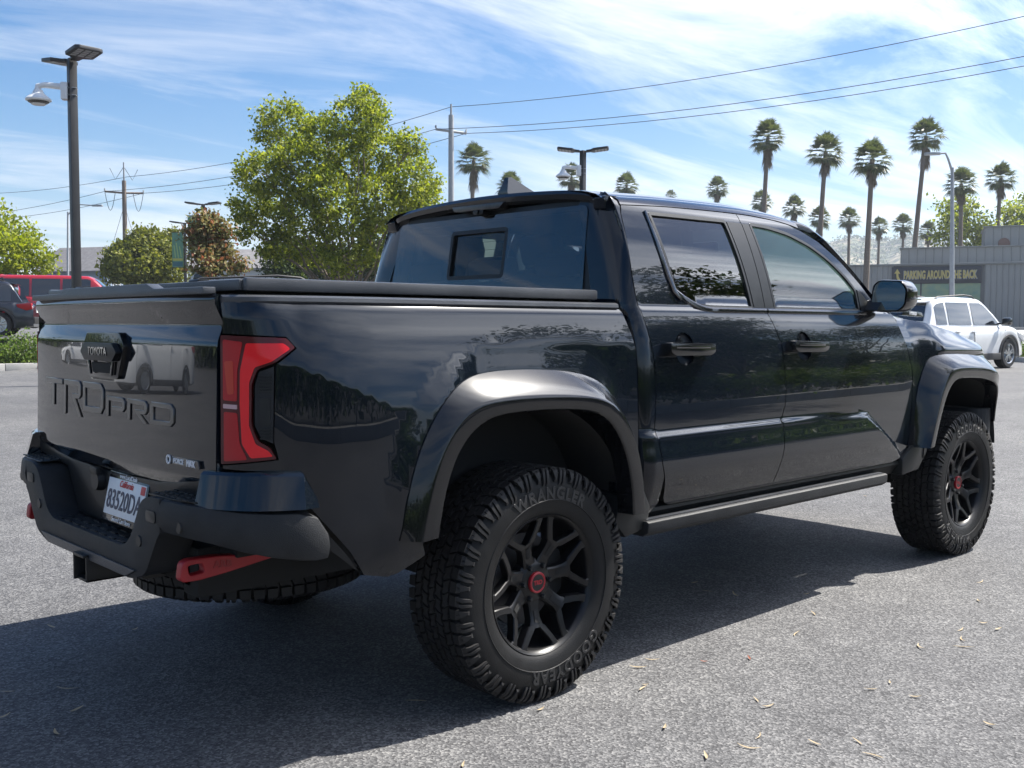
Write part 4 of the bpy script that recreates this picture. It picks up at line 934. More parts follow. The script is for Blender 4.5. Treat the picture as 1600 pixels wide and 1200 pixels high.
def interior():
    it = empty('cabin_interior', (0, 0, 0), 0, truck)
    for x, lab in ((1.65, 0), (.92, 1)):
        for y in ((-.40, .40) if lab == 0 else (-.42, 0, .42)):
            st = MB(); st.box((x-.16, y-.25 if lab == 0 else y-.20, .98), (x+.34, y+.25 if lab == 0 else y+.20, 1.10), .05)
            Mx = Matrix.Translation((x-.16, y, 1.06)) @ Matrix.Rotation(R(-14), 4, 'Y')
            st.box((-.07, -.24 if lab == 0 else -.20, 0), (.06, .24 if lab == 0 else .20, .52 if lab == 0 else .42), .05, Mx); st.box((-.055, -.13, .54 if lab == 0 else .43), (.045, .13, .70 if lab == 0 else .53), .045, Mx); st.build('seat', M['tailored'], it)
    d = MB(); d.prism(rounded([(2.24, 1.0), (2.22, 1.20), (2.28, 1.30), (2.40, 1.325), (2.62, 1.315), (2.62, 1.0)], .03), 'y', -.76, .76, .02); d.build('dashboard', M['interior'], it)
    sw_ = MB(); 
    ring = [(0.0, .19*math.cos(t), .19*math.sin(t)) for t in np.linspace(0, 2*math.pi, 30)]
    Mx = Matrix.Translation((2.12, .40, 1.22)) @ Matrix.Rotation(R(-25), 4, 'Y')
    sw_.tube([Mx @ Vector(q) for q in ring], .015, 8); sw_.box((-.02, -.18, -.03), (.02, .18, .03), .01, Mx); sw_.build('steering_wheel', M['interior'], it)
    f = MB(); f.box((.62, -.84, .60), (2.62, .84, .66)); f.build('cabin_floor', M['interior'], it)
    for s in (-1, 1):
        t = MB(); t.box((.66, s*.80-.02, .90), (2.58, s*.80+.02, 1.31), .01); t.build('door_trim', M['interior'], it)
    m = MB(); m.box((2.10, -.13, 1.66), (2.13, .13, 1.72), .015); m.build('rear_view_mirror', M['interior'], it)
interior()
# ------------------------------------------------------------------ ground
def asphalt_mat():
    m, nt, p = nmat('asphalt'); N = nt.nodes; L = nt.links
    tc = N.new('ShaderNodeTexCoord'); src = tc.outputs['Object']
    def noise(sc, det=4, ro=.6):
        n = N.new('ShaderNodeTexNoise'); n.inputs['Scale'].default_value = sc; n.inputs['Detail'].default_value = det; n.inputs['Roughness'].default_value = ro; L.new(src, n.inputs[0]); return n.outputs['Fac']
    def ramp(f, stops):
        r_ = N.new('ShaderNodeValToRGB'); L.new(f, r_.inputs[0]); e = r_.color_ramp.elements
        while len(e) < len(stops): e.new(.5)
        for k, (pos, c) in enumerate(stops): e[k].position = pos; e[k].color = rgba(c)
        return r_.outputs[0]
    def mix(a, b, f, mode='MIX'):
        x = N.new('ShaderNodeMix'); x.data_type = 'RGBA'; x.blend_type = mode
        (L.new(f, x.inputs[0]) if not isinstance(f, float) else setattr(x.inputs[0], 'default_value', f)); L.new(a, x.inputs[6]); L.new(b, x.inputs[7]); return x.outputs[2]
    vo = N.new('ShaderNodeTexVoronoi'); vo.inputs['Scale'].default_value = 130; vo.inputs['Randomness'].default_value = 1; L.new(src, vo.inputs[0])
    sepc = N.new('ShaderNodeSeparateColor'); L.new(vo.outputs['Color'], sepc.inputs[0])
    stone = ramp(sepc.outputs[0], [(.0, (.020, .020, .022)), (.40, (.080, .081, .083)), (.75, (.16, .16, .16)), (1, (.28, .276, .268))])
    fine = ramp(noise(420, 3), [(.3, (.06, .06, .062)), (.7, (.15, .15, .152))])
    c = mix(stone, fine, .36)
    big = ramp(noise(.55, 7, .55), [(.30, (.80, .80, .82)), (.70, (1.22, 1.21, 1.18))]); c = mix(c, big, 1.0, 'MULTIPLY')
    mid = ramp(noise(4.5, 6, .65), [(.32, (.84, .84, .84)), (.68, (1.14, 1.14, 1.13))]); c = mix(c, mid, 1.0, 'MULTIPLY')
    # scattered darker drips
    dr = ramp(noise(1.9, 2), [(.70, (1, 1, 1)), (.78, (.80, .80, .80))]); c = mix(c, dr, 1.0, 'MULTIPLY')
    gain = N.new('ShaderNodeMix'); gain.data_type = 'RGBA'; gain.blend_type = 'MULTIPLY'; gain.inputs[0].default_value = 1; L.new(c, gain.inputs[6]); gain.inputs[7].default_value = (ASPH, ASPH, ASPH*1.02, 1)
    L.new(gain.outputs[2], p.inputs['Base Color']); p.inputs['Roughness'].default_value = .82; p.inputs['Specular IOR Level'].default_value = .35
    b = N.new('ShaderNodeBump'); b.inputs['Strength'].default_value = .55; b.inputs['Distance'].default_value = .004; L.new(vo.outputs['Distance'], b.inputs['Height'])
    L.new(b.outputs[0], p.inputs['Normal']); return m
ASPH = .88
def ground():
    n = 131; u = np.linspace(-1, 1, n); g = np.sinh(u*6.0)/math.sinh(6.0)*1480
    g = np.sort(np.concatenate([g, [1.5, 2.0, 2.6, 3.4, 4.4, 8.0, 10., 13.]]))
    v = []; m = len(g)
    for x in g:
        for y in g: v.append((x, y, gz(x, y)))
    f = [(i*m+j, (i+1)*m+j, (i+1)*m+j+1, i*m+j+1) for i in range(m-1) for j in range(m-1)]
    tag(pydata('ground', v, f, asphalt_mat(), None, 60), kind='structure')
ground()
M['kerb'] = mat('kerb_concrete', (.42, .41, .39), .85, c2=(.34, .33, .31), nscale=5, nbump=.3, bscale=60)
M['mulch'] = mat('mulch', (.075, .05, .035), .95, c2=(.14, .10, .07), nscale=30, nbump=.8, bscale=60)
M['road'] = mat('pale_street_asphalt', (.26, .26, .265), .85, c2=(.31, .31, .31), nscale=3)
M['bark'] = mat('bark', (.13, .10, .075), .9, c2=(.24, .20, .155), nscale=9, nbump=.6, bscale=30)
M['palm_bark'] = mat('palm_bark', (.12, .095, .075), .95, c2=(.20, .165, .13), nscale=12, nbump=.5, bscale=24)
M['wood_pole'] = mat('weathered_wood_pole', (.15, .12, .10), .9, c2=(.22, .18, .15), nscale=10, stretch=(1, 1, .1))
M['galv'] = mat('galvanised_steel', (.36, .37, .38), .5, .4, c2=(.30, .31, .32), nscale=6)
M['pole_black'] = mat('black_pole_paint', (.014, .014, .015), .42, c2=(.020, .020, .021), nscale=5)
M['wire'] = mat('wire', (.03, .03, .032), .6)
M['led'] = mat('lamp_lens', (.30, .31, .32), .3)
def leaf_mat(name, cols, trans=.35, rough=.55):
    m = bpy.data.materials.new(name); m.use_nodes = True; nt = m.node_tree; N = nt.nodes; L = nt.links; N.clear()
    out = N.new('ShaderNodeOutputMaterial'); ge = N.new('ShaderNodeNewGeometry'); rp = N.new('ShaderNodeValToRGB'); e = rp.color_ramp.elements
    while len(e) < len(cols): e.new(.5)
    for k, c in enumerate(cols): e[k].position = k/(len(cols)-1); e[k].color = rgba(c)
    L.new(ge.outputs['Random Per Island'], rp.inputs[0])
    p = N.new('ShaderNodeBsdfPrincipled'); p.inputs['Roughness'].default_value = rough; p.inputs['Specular IOR Level'].default_value = .3; L.new(rp.outputs[0], p.inputs['Base Color'])
    t = N.new('ShaderNodeBsdfTranslucent'); hs = N.new('ShaderNodeHueSaturation'); hs.inputs['Value'].default_value = 1.5; hs.inputs['Saturation'].default_value = 1.1; L.new(rp.outputs[0], hs.inputs['Color']); L.new(hs.outputs[0], t.inputs[0])
    mx = N.new('ShaderNodeMixShader'); mx.inputs[0].default_value = trans; L.new(p.outputs[0], mx.inputs[1]); L.new(t.outputs[0], mx.inputs[2]); L.new(mx.outputs[0], out.inputs[0]); return m
M['leaf_plane'] = leaf_mat('plane_tree_leaves', [(.065, .095, .015), (.135, .17, .024), (.23, .265, .036), (.32, .335, .06)], .48)
M['leaf_bright'] = leaf_mat('bright_leaves', [(.12, .16, .018), (.22, .26, .03), (.32, .34, .05)], .45)
M['leaf_dark'] = leaf_mat('dark_leaves', [(.022, .040, .012), (.045, .07, .018), (.075, .10, .025)], .25)
M['leaf_round'] = leaf_mat('clipped_dense_leaves', [(.07, .09, .016), (.15, .165, .028), (.24, .24, .045)], .3)
M['leaf_red'] = leaf_mat('reddish_leaves', [(.07, .085, .022), (.15, .15, .05), (.25, .23, .11), (.20, .17, .07), (.24, .09, .05), (.10, .11, .03)], .35)
M['leaf_shrub'] = leaf_mat('shrub_leaves', [(.05, .09, .016), (.10, .16, .03), (.17, .23, .05)], .35)
M['frond'] = leaf_mat('palm_fronds', [(.045, .065, .02), (.08, .10, .03), (.13, .145, .05)], .25, .4)
M['dead_frond'] = leaf_mat('dead_palm_fronds', [(.10, .075, .045), (.16, .125, .08), (.22, .18, .12)], .15, .8)
def leaves_mesh(name, P, size, rng, up=.25, aspect=.62, jitter=.35):
    """one mesh of folded leaf quads at the points P"""
    n = len(P); a = rng.normal(size=(n, 3)); a[:, 2] -= up; a /= np.linalg.norm(a, axis=1)[:, None]
    b = np.cross(a, rng.normal(size=(n, 3))); b /= np.linalg.norm(b, axis=1)[:, None]; c = np.cross(a, b)
    s = size*(1+jitter*rng.normal(size=(n, 1))).clip(.45, 1.8); w = s*aspect
    q0 = P-a*s*.5; q2 = P+a*s*.5; q1 = P+b*w*.5+c*s*.12; q3 = P-b*w*.5+c*s*.12
    V = np.stack([q0, q1, q2, q3], 1).reshape(-1, 3); i = np.arange(n)*4
    F = np.stack([i, i+1, i+2, i, i+2, i+3], 1).reshape(-1)
    me = bpy.data.meshes.new(name); me.vertices.add(len(V)); me.vertices.foreach_set('co', V.astype(np.float32).ravel())
    me.loops.add(len(F)); me.loops.foreach_set('vertex_index', F.astype(np.int32)); nt_ = len(F)//3
    me.polygons.add(nt_); me.polygons.foreach_set('loop_start', np.arange(nt_, dtype=np.int32)*3); me.polygons.foreach_set('loop_total', np.full(nt_, 3, np.int32)); me.update(calc_edges=True); return me
def crown_points(lobes, rng, per, clump, shell=.55):
    out = []
    for c, r_ in lobes:
        c = np.array(c); r_ = np.array(r_ if hasattr(r_, '__len__') else (r_,)*3, float); vol = float(np.prod(r_))**(2/3)
        k = max(4, int(per*vol/(clump*clump)*1.25)); d = rng.normal(size=(k, 3)); d /= np.linalg.norm(d, axis=1)[:, None]
        rad = shell+(1-shell)*rng.random((k, 1)); cc = c+d*rad*r_
        for q in cc:
            m = int(34*rng.uniform(.5, 1.3)); out.append(q+rng.normal(size=(m, 3))*clump*np.array([.5, .5, .36]))
    return np.concatenate(out)
def limb(mb, a, b, r0, r1, rng, n=5, wob=.06):
    a = Vector(a); b = Vector(b); L_ = (b-a).length; pts = []
    for k in range(n+1):
        t = k/n; p = a.lerp(b, t)
        if 0 < k < n: p += Vector(rng.normal(size=3))*wob*L_*.5
        pts.append(p)
    mb.tube(pts, [r0+(r1-r0)*k/n for k in range(n+1)], 7)
def tree(name, label, base, lobes, leaf, lmat, seed, trunk_r=.2, per=9, clump=.42, fork=.3, group=None, shell=.55, cat='tree', tmat=None):
    rng = np.random.default_rng(seed); base = Vector(base)
    t = tag(empty(name, base), label, cat, group)
    L_ = [((Vector(c)-base), r_) for c, r_ in lobes]
    P = crown_points([(tuple(c), r_) for c, r_ in L_], rng, per, clump, shell)
    mobj('crown', leaves_mesh('crown', P, leaf, rng), lmat, t)
    mb = MB(); top = sum((c for c, _ in L_), Vector())/len(L_); fk = Vector((top.x*.25, top.y*.25, top.z*fork))
    limb(mb, (0, 0, -.1), fk, trunk_r, trunk_r*.8, rng, 4, .02)
    for c, r_ in L_:
        mid = fk.lerp(c, .5)+Vector((0, 0, .06*c.z)); rr = trunk_r*rng.uniform(.16, .30)
        limb(mb, fk, mid, rr, rr*.7, rng, 4); limb(mb, mid, c, rr*.7, rr*.3, rng, 4)
        rad = r_ if not hasattr(r_, '__len__') else r_[0]
        for _ in range(4):
            d = Vector(rng.normal(size=3)); d.z = abs(d.z)*.6; d.normalize(); limb(mb, mid.lerp(c, rng.uniform(.4, 1)), c+d*rad*.8, rr*.32, rr*.1, rng, 3)
    mb.build('trunk', tmat or M['bark'], t, 60, fixn=False); return t
def plobe(px, py, D, rpx, dz=0.0):
    """crown lobe at a pixel and depth; radius in pixels at that depth"""
    return (tuple(at(px, py, D+dz)), rpx*D/FPX)
# ------------------------------------------------------------------ hills
def hills():
    m, nt, p = nmat('hill_scrub'); N = nt.nodes; L = nt.links
    tc = N.new('ShaderNodeTexCoord'); n1 = N.new('ShaderNodeTexNoise'); n1.inputs['Scale'].default_value = .012; n1.inputs['Detail'].default_value = 5; L.new(tc.outputs['Object'], n1.inputs[0])
    vo = N.new('ShaderNodeTexVoronoi'); vo.inputs['Scale'].default_value = .085; L.new(tc.outputs['Object'], vo.inputs[0])
    n2 = N.new('ShaderNodeTexNoise'); n2.inputs['Scale'].default_value = .09; n2.inputs['Detail'].default_value = 6; L.new(tc.outputs['Object'], n2.inputs[0])
    ad = N.new('ShaderNodeMath'); ad.operation = 'MULTIPLY_ADD'; L.new(n2.outputs['Fac'], ad.inputs[0]); ad.inputs[1].default_value = .9; L.new(n1.outputs['Fac'], ad.inputs[2])
    rp = N.new('ShaderNodeValToRGB'); e = rp.color_ramp.elements; e[0].position = .80; e[0].color = (.035, .048, .018, 1); e[1].position = 1.12; e[1].color = (.20, .17, .105, 1)
    x = e.new(.96); x.color = (.075, .085, .035, 1); L.new(ad.outputs[0], rp.inputs[0]); L.new(rp.outputs[0], p.inputs['Base Color']); p.inputs['Roughness'].default_value = .95
    b = N.new('ShaderNodeBump'); b.inputs['Strength'].default_value = 1; b.inputs['Distance'].default_value = 5; L.new(vo.outputs['Distance'], b.inputs['Height']); L.new(b.outputs[0], p.inputs['Normal'])
    prof = pchip([-500, 0, 60, 110, 200, 420, 700, 1000, 1180, 1240, 1290, 1330, 1350, 1385, 1420, 1450, 1500, 1560, 1620, 1900], [470, 446, 434, 428, 436, 440, 438, 425, 400, 388, 376, 366, 369, 372, 364, 368, 380, 366, 352, 400])
    rng = np.random.default_rng(4); v = []; nx, nd = 330, 26
    ph = rng.uniform(0, 6.28, 30)
    for i in range(nx):
        px = -500+2400*i/(nx-1)
        for j in range(nd):
            t = j/(nd-1); D = 520+700*t
            crest = at(px, prof(px), 1100); H = max(0, crest[2]-1.0)
            q = at(px, 507, D)
            k = t**1.25 if t < .83 else (.83**1.25)*(1-(t-.83)/.17*.6)
            gul = sum(math.sin((px*.02*(1+.5*a)+ph[a])*1.0+t*3.0*(a % 3-1))*(.5**(a*.35)) for a in range(8))*.045*math.sin(math.pi*min(t/.83, 1))
            v.append((q[0], q[1], max(.5, 1.0+H*(D/1100)*(k/.83**1.25+gul))))
    f = [(i*nd+j, (i+1)*nd+j, (i+1)*nd+j+1, i*nd+j+1) for i in range(nx-1) for j in range(nd-1)]
    tag(pydata('hills', v, f, m, None, 180), kind='structure')
    # oaks on the slope: one mass of scrub crowns
    mb = MB(); verts = []; P = []
    for _ in range(2600):
        px = rng.uniform(1190, 1640); t = rng.uniform(.15, .84); i = int((px+500)/2400*(nx-1)); j = int(t*(nd-1)); q = v[i*nd+j]
        if math.sin(q[0]*.017)+math.sin(q[1]*.021+q[0]*.006)+rng.normal()*.7 > .4: continue
        n = 12; c = np.array([q[0]+rng.uniform(-8, 8), q[1]+rng.uniform(-8, 8), q[2]+1.5]); P.append(c+rng.normal(size=(n, 3))*np.array([2.2, 2.2, 1.4]))
    sc = mobj('hillside_scrub', leaves_mesh('hillside_scrub', np.concatenate(P), 2.2, rng, 0, .9), M['leaf_dark']); tag(sc, 'dark oak scrub covering the hazy hillside', 'scrub', kind='stuff')
hills()
# ------------------------------------------------------------------ street beyond, kerbs, beds
def strip_quad(name, pts, m, lift, kind='structure'):
    v = []; 
    for a, b in pts: v += [(a[0], a[1], gz(a[0], a[1])+lift), (b[0], b[1], gz(b[0], b[1])+lift)]
    o = pydata(name, v, [(2*i, 2*i+1, 2*i+3, 2*i+2) for i in range(len(pts)-1)], m, None, 60); tag(o, kind=kind); return o
def gpt(px, D): p = ground_at(px, D); return (p.x, p.y)
strip_quad('street', [(gpt(px, 34), gpt(px, 70)) for px in range(1150, 2000, 50)], M['road'], .02)
strip_quad('bare_ground', [(gpt(px, 73), gpt(px, 96)) for px in range(1150, 2000, 50)], M['mulch'], .03)
def kerb(label, pts, n, h=.15, w=.16, group=None):
    """row of kerb stones along a polyline"""
    P = resample3(pts, n+1); t = tag(empty('kerb', P[0]), label, 'kerb', group)
    for i in range(n):
        a = Vector(P[i]); b = Vector(P[i+1]); d = (b-a); L_ = d.length; an = math.atan2(d.y, d.x)
        mb = MB(); mb.box((.006, -w/2, -.05), (L_-.006, w/2, h), .015); o = mb.build('kerb_stone', M['kerb'], t); o.location = a-Vector(P[0]); o.rotation_euler = (0, -math.asin(max(-.3, min(.3, d.z/max(L_, .01)))), an)
def resample3(pts, n):
    P = [Vector(p) for p in pts]; d = [0]
    for a, b in zip(P[:-1], P[1:]): d.append(d[-1]+(b-a).length)
    out = []
    for i in range(n):
        t = d[-1]*i/(n-1); k = min(max(j for j in range(len(d)) if d[j] <= t+1e-9), len(P)-2); out.append(P[k].lerp(P[k+1], (t-d[k])/(d[k+1]-d[k])))
    return out
def g3(px, D, dz=0): p = ground_at(px, D); return Vector((p.x, p.y, p.z+dz))
kerb('pale concrete kerb along the planting bed behind the left of the truck', [g3(20, 25.8)+Vector((-7.4, 0, 0)), g3(20, 25.8)+Vector((9, 0, 0))], 16, .19)
kerb('concrete kerb edging the planting bed beside the white SUV', [g3(1575, 29.5), g3(1640, 27.5), g3(1760, 25.5)], 4, .15)
kerb('far concrete kerb between street and grey metal building', [g3(1330, 72), g3(1480, 71), g3(1660, 70)], 10, .2, .3)
kerb('concrete kerb in front of the hedge to the right of the truck', [Vector((-14, -8.6, 0)), Vector((10, -8.6, 0)), Vector((30, -8.6, gz(30, -8.6)))], 22, .16, .18)
strip_quad('planting_bed', [((gpt(20, 25.8)[0]+k, gpt(20, 25.8)[1]+.06), (gpt(20, 25.8)[0]+k, gpt(20, 25.8)[1]+1.4)) for k in range(-7, 10)], M['mulch'], .12)
strip_quad('planting_bed', [(gpt(1580, 29.3), gpt(1583, 30.6)), (gpt(1640, 27.4), gpt(1660, 30)), (gpt(1760, 25.4), gpt(1790, 29))], M['mulch'], .06)
def shrub(label, p, r_, h, seed, lm='leaf_shrub', leaf=.07, n=900, group=None):
    rng = np.random.default_rng(seed); d = rng.normal(size=(n, 3)); d /= np.linalg.norm(d, axis=1)[:, None]; d[:, 2] = abs(d[:, 2])
    P = d*(rng.random((n, 1))**.35)*np.array([r_, r_, h])*(1+.22*np.sin(d[:, :1]*7+d[:, 1:2]*5+seed)); P[:, 2] += .03
    t = tag(empty('shrub', p), label, 'shrub', group); mobj('foliage', leaves_mesh('foliage', P, leaf, rng, -.3), M[lm], t)
    mb = MB()
    for k in range(7):
        a = k*.9; mb.tube([(0, 0, 0), (math.cos(a)*r_*.4, math.sin(a)*r_*.4, h*.4), (math.cos(a)*r_*.7, math.sin(a)*r_*.7, h*.75)], [.012, .009, .004], 5)
    mb.build('stems', M['bark'], t)
for k, (px, D, r_, h, lab) in enumerate(((-28, 26.6, .65, .68, 'low green shrub cut by the left edge of the picture behind the kerb'), (12, 26.5, .62, .76, 'bushy green shrub on the kerbed bed below the dark SUV'), (44, 26.6, .60, .80, 'green shrub right beside the truck tailgate on the kerbed bed'), (86, 26.8, .6, .5, 'green shrub mostly hidden behind the truck tailgate'))):
    shrub(lab, g3(px, D, .10), r_, h, 20+k, n=1500, group='shrubs on the left planting bed')
for k, (px, D, r_, h, lab) in enumerate(((1586, 30, .40, .45, 'small green shrub next to the front wheel of the white SUV'), (1604, 29.3, .6, .62, 'green shrub at the right picture edge on the kerbed bed'), (1650, 28.5, .6, .55, 'green shrub just outside the right picture edge'))):
    shrub(lab, g3(px, D, .05), r_, h, 40+k, n=1100, group='shrubs on the right planting bed')
# ------------------------------------------------------------------ trees
tree('broadleaf_tree', 'tall open plane tree with forked trunk rising behind the truck bed', g3(545, 34),
     [plobe(445, 200, 34, 50, 1), plobe(415, 270, 34, 42, -1), plobe(395, 315, 34, 38, 1), plobe(385, 352, 34, 26), plobe(470, 265, 34, 52, -1.5), plobe(510, 210, 34, 40, .5), plobe(560, 190, 34, 45, -1), plobe(575, 165, 34, 28), plobe(600, 240, 34, 52, 1.2),
      plobe(640, 225, 34, 24), plobe(645, 290, 34, 42, -1), plobe(665, 300, 34, 28, .5), plobe(545, 270, 34, 48, 1.5), plobe(600, 320, 34, 46, -1.2), plobe(640, 345, 34, 34, 1), plobe(440, 345, 34, 36, .5), plobe(480, 330, 34, 38, -1), plobe(430, 385, 34, 28), plobe(590, 375, 34, 36, 1), plobe(510, 375, 34, 30, -1), plobe(620, 400, 34, 26), plobe(480, 395, 34, 28, 1), plobe(545, 345, 34, 34, -1.5), plobe(560, 400, 34, 24, -1), plobe(500, 300, 34, 36, -2), plobe(520, 415, 34, 20, -1.5), plobe(660, 375, 34, 20)],
     .115, M['leaf_plane'], 3, .22, 6.4, .30, .18)
tree('broadleaf_tree', 'bright green leafy tree at the left picture edge behind the red vehicle', g3(20, 44),
     [plobe(0, 350, 44, 30), plobe(30, 365, 44, 26, 1), plobe(10, 395, 44, 34, -1), plobe(55, 392, 44, 22), plobe(72, 412, 44, 17), plobe(-40, 370, 44, 36), plobe(30, 425, 44, 30)], .16, M['leaf_bright'], 5, .16, 8, .45, .3)
tree('broadleaf_tree', 'round dense clipped tree behind the wooden utility pole', g3(228, 62),
     [plobe(195, 405, 62, 26, .5), plobe(228, 385, 62, 26), plobe(215, 415, 62, 32, -1), plobe(250, 395, 62, 28, 1), plobe(262, 420, 62, 24), plobe(180, 425, 62, 16), plobe(270, 376, 62, 15, 2)], .22, M['leaf_round'], 6, .25, 20, .5, .25, shell=.8)
tree('ornamental_tree', 'small red and cream leaved tree in front of the green banners', g3(325, 30),
     [plobe(318, 350, 30, 22), plobe(340, 360, 30, 20), plobe(300, 372, 30, 16), plobe(325, 385, 30, 26, .3), plobe(345, 395, 30, 18), plobe(318, 412, 30, 26, -.3), plobe(372, 412, 30, 12), plobe(350, 418, 30, 14)], .12, M['leaf_red'], 8, .07, 9, .26, .2)
for k, (px, D, lab, lobes) in enumerate(((455, 52, 'dark dense evergreen below the left side of the plane tree', [(430, 405, 24), (455, 400, 28), (480, 405, 26), (455, 425, 26)]), (525, 53, 'dark dense evergreen directly behind the plane tree trunk', [(510, 408, 26), (535, 410, 26), (520, 425, 24)]), (600, 52, 'dark dense evergreen beside the rear window of the truck', [(580, 400, 26), (605, 405, 24), (590, 425, 24)]))):
    tree('evergreen_tree', lab, g3(px, D), [plobe(a, b, D, c, (i % 3-1)) for i, (a, b, c) in enumerate(lobes)], .18, M['leaf_dark'], 60+k, .2, 12, .5, .3, 'dark evergreens behind the plane tree', .7)
tree('broadleaf_tree', 'bushy yellow green tree above the grey building near the street lamp', g3(1510, 108),
     [plobe(1482, 330, 108, 20), plobe(1508, 325, 108, 22, 2), plobe(1495, 355, 108, 26, -2), plobe(1530, 350, 108, 24), plobe(1470, 370, 108, 16), plobe(1545, 372, 108, 22), plobe(1515, 378, 108, 26)], .34, M['leaf_plane'], 12, .3, 7, 1.0, .4)
tree('broadleaf_tree', 'bushy green tree behind the tall end of the grey building', g3(1592, 112),
     [plobe(1582, 335, 112, 20), plobe(1602, 325, 112, 24, 2), plobe(1575, 352, 112, 18), plobe(1620, 350, 112, 30), plobe(1595, 365, 112, 26)], .34, M['leaf_plane'], 13, .3, 7, 1.0, .4)
# trees and hedge off to the right of the truck, seen mirrored in its glass and paint
for k, (x, y, h, r_, lab) in enumerate(((14.2, -9.6, 7.6, 2.6, 'dark spreading tree mirrored in the rear door window of the truck'), (19, -14.5, 7.0, 3.0, 'large dark tree behind the hedge to the right of the truck'), (28, -15, 7.5, 3.0, 'far dark tree at the end of the hedge'))):
    b = Vector((x, y, gz(x, y))); rng = np.random.default_rng(90+k)
    lob = [((x+rng.uniform(-1, 1)*r_, y+rng.uniform(-1, 1)*r_*.6, b.z+h*rng.uniform(.30, 1.0)), r_*rng.uniform(.34, .52)) for _ in range(14)]
    tree('shade_tree', lab, b, lob, .16, M['leaf_dark'], 90+k, .2, 4.0, .5, .25, 'trees behind the hedge')
def hedge():
    rng = np.random.default_rng(77); n = 52000; x = rng.uniform(-13, 30, n); hh = 1.15+.18*np.sin(x*1.3)+.12*np.sin(x*3.1+1)
    y = -9.9+rng.normal(size=n)*.45; z = hh*rng.random(n)**.6; zz = np.array([gz(a, -9.9) for a in x])
    t = tag(empty('hedge', (8, -9.9, 0)), 'long low green hedge behind the kerb to the right of the truck', 'hedge')
    mobj('foliage', leaves_mesh('foliage', np.stack([x-8, y+9.9, z+zz+.1], 1), .13, rng, -.3), M['leaf_shrub'], t)
    mb = MB()
    for k in range(22): mb.tube([(-20+k*1.9, 0, 0), (-20+k*1.9+.1, .05, .8)], [.03, .015], 6)
    mb.build('stems', M['bark'], t)
hedge()
# ------------------------------------------------------------------ palms
def palm_crown(seed, dead=False):
    rng = np.random.default_rng(seed); V = []; F = []
    nf = 52 if not dead else 30
    for k in range(nf):
        az = k*2.39996+rng.uniform(-.2, .2)
        el = (math.pi/2*.95-2.35*(k/nf)) if not dead else -rng.uniform(.75, 1.35)
        L_ = rng.uniform(.75, 1.0)*(1.0 if not dead else .9); d = np.array([math.cos(az)*math.cos(el), math.sin(az)*math.cos(el), math.sin(el)])
        if dead: base = np.array([0, 0, -.25-.9*rng.random()]); st = .35
        else: base = np.array([0, 0, 0.]); st = .62
        hub = base+d*st*L_+np.array([0, 0, -.10*st*max(0, math.cos(el))]); side = np.cross(d, [0, 0, 1.]); sn = np.linalg.norm(side); side = side/sn if sn > .05 else np.array([1, 0, 0.]); nrm = np.cross(side, d)
        b = len(V); V += [base-side*.012, base+side*.012, hub]; F.append((b, b+1, b+2))
        nl = 15 if not dead else 9; spread = 1.15 if not dead else .9
        for j in range(nl):
            t = -spread/1+2*spread*j/(nl-1); dd = d*math.cos(t)+side*math.sin(t); ll = L_*(.80 if not dead else .75)*(1-.22*abs(t)/spread)*rng.uniform(.85, 1.1)
            droop = np.array([0, 0, -.16*ll-.14*abs(t)*ll*rng.random()]) if not dead else np.array([0, 0, -.25])
            mid = hub+dd*ll*.6+nrm*.03*ll; tip = hub+dd*ll+droop; p = np.cross(dd, nrm); p = p/max(.01, np.linalg.norm(p))*.034
            b = len(V); V += [hub, mid-p, mid+p, tip]; F += [(b, b+1, b+2), (b+1, b+3, b+2)]
    me = bpy.data.meshes.new('fronds'); me.from_pydata([tuple(map(float, q)) for q in V], [], F); me.update(); return me
palm_meshes = [palm_crown(s) for s in (1, 2, 3)]; skirt_meshes = [palm_crown(s, True) for s in (11, 12)]
for me in palm_meshes: me.materials.append(M['frond'])
for me in skirt_meshes: me.materials.append(M['dead_frond'])
PALMS = [(1200, 212, 30, 1191, 'tall palm with full crown, leftmost of the four tallest on the right'), (1290, 234, 31, 1280, 'tall palm with spiky crown, second of the four tallest'), (1363, 246, 34, 1355, 'tall palm with the widest crown, third of the four tallest on the right'), (1447, 210, 30, 1430, 'tallest leaning palm left of the curved street lamp'),
         (1502, 284, 27, 1500, 'palm rising behind the street lamp pole and the bushy tree'), (1564, 275, 26, 1555, 'palm nearest the right picture edge above the bushy tree'), (1121, 291, 19, 1118, 'small distant palm standing alone above the front of the cab roof'), (1190, 312, 19, 1190, 'small distant palm at the foot of the leftmost tall palm'),
         (1241, 321, 20, 1240, 'small distant palm above the windscreen pillar between two tall palms'), (1281, 338, 20, 1279, 'small distant palm crossing the trunk of the second tall palm'), (1327, 339, 19, 1325, 'small distant palm with bare trunk in front of the hill, left of the widest palm'), (1374, 351, 17, 1371, 'small distant palm just right of the trunk of the widest palm'),
         (1411, 348, 18, 1410, 'small distant palm left of the leaning palm trunk'), (1450, 358, 17, 1450, 'small distant palm right of the leaning palm trunk'), (740, 248, 29, 736, 'palm with long dead skirt beside the steel pole above the rear window'), (797, 288, 24, 796, 'palm crown behind the roof antenna fin'),
         (893, 274, 23, 893, 'palm crown behind the flat headed lamp post over the cab roof'), (979, 286, 21, 979, 'palm crown showing alone over the cab roof right of the lamp post'), (1048, 303, 10, 1048, 'tip of a far palm barely showing above the cab roof')]
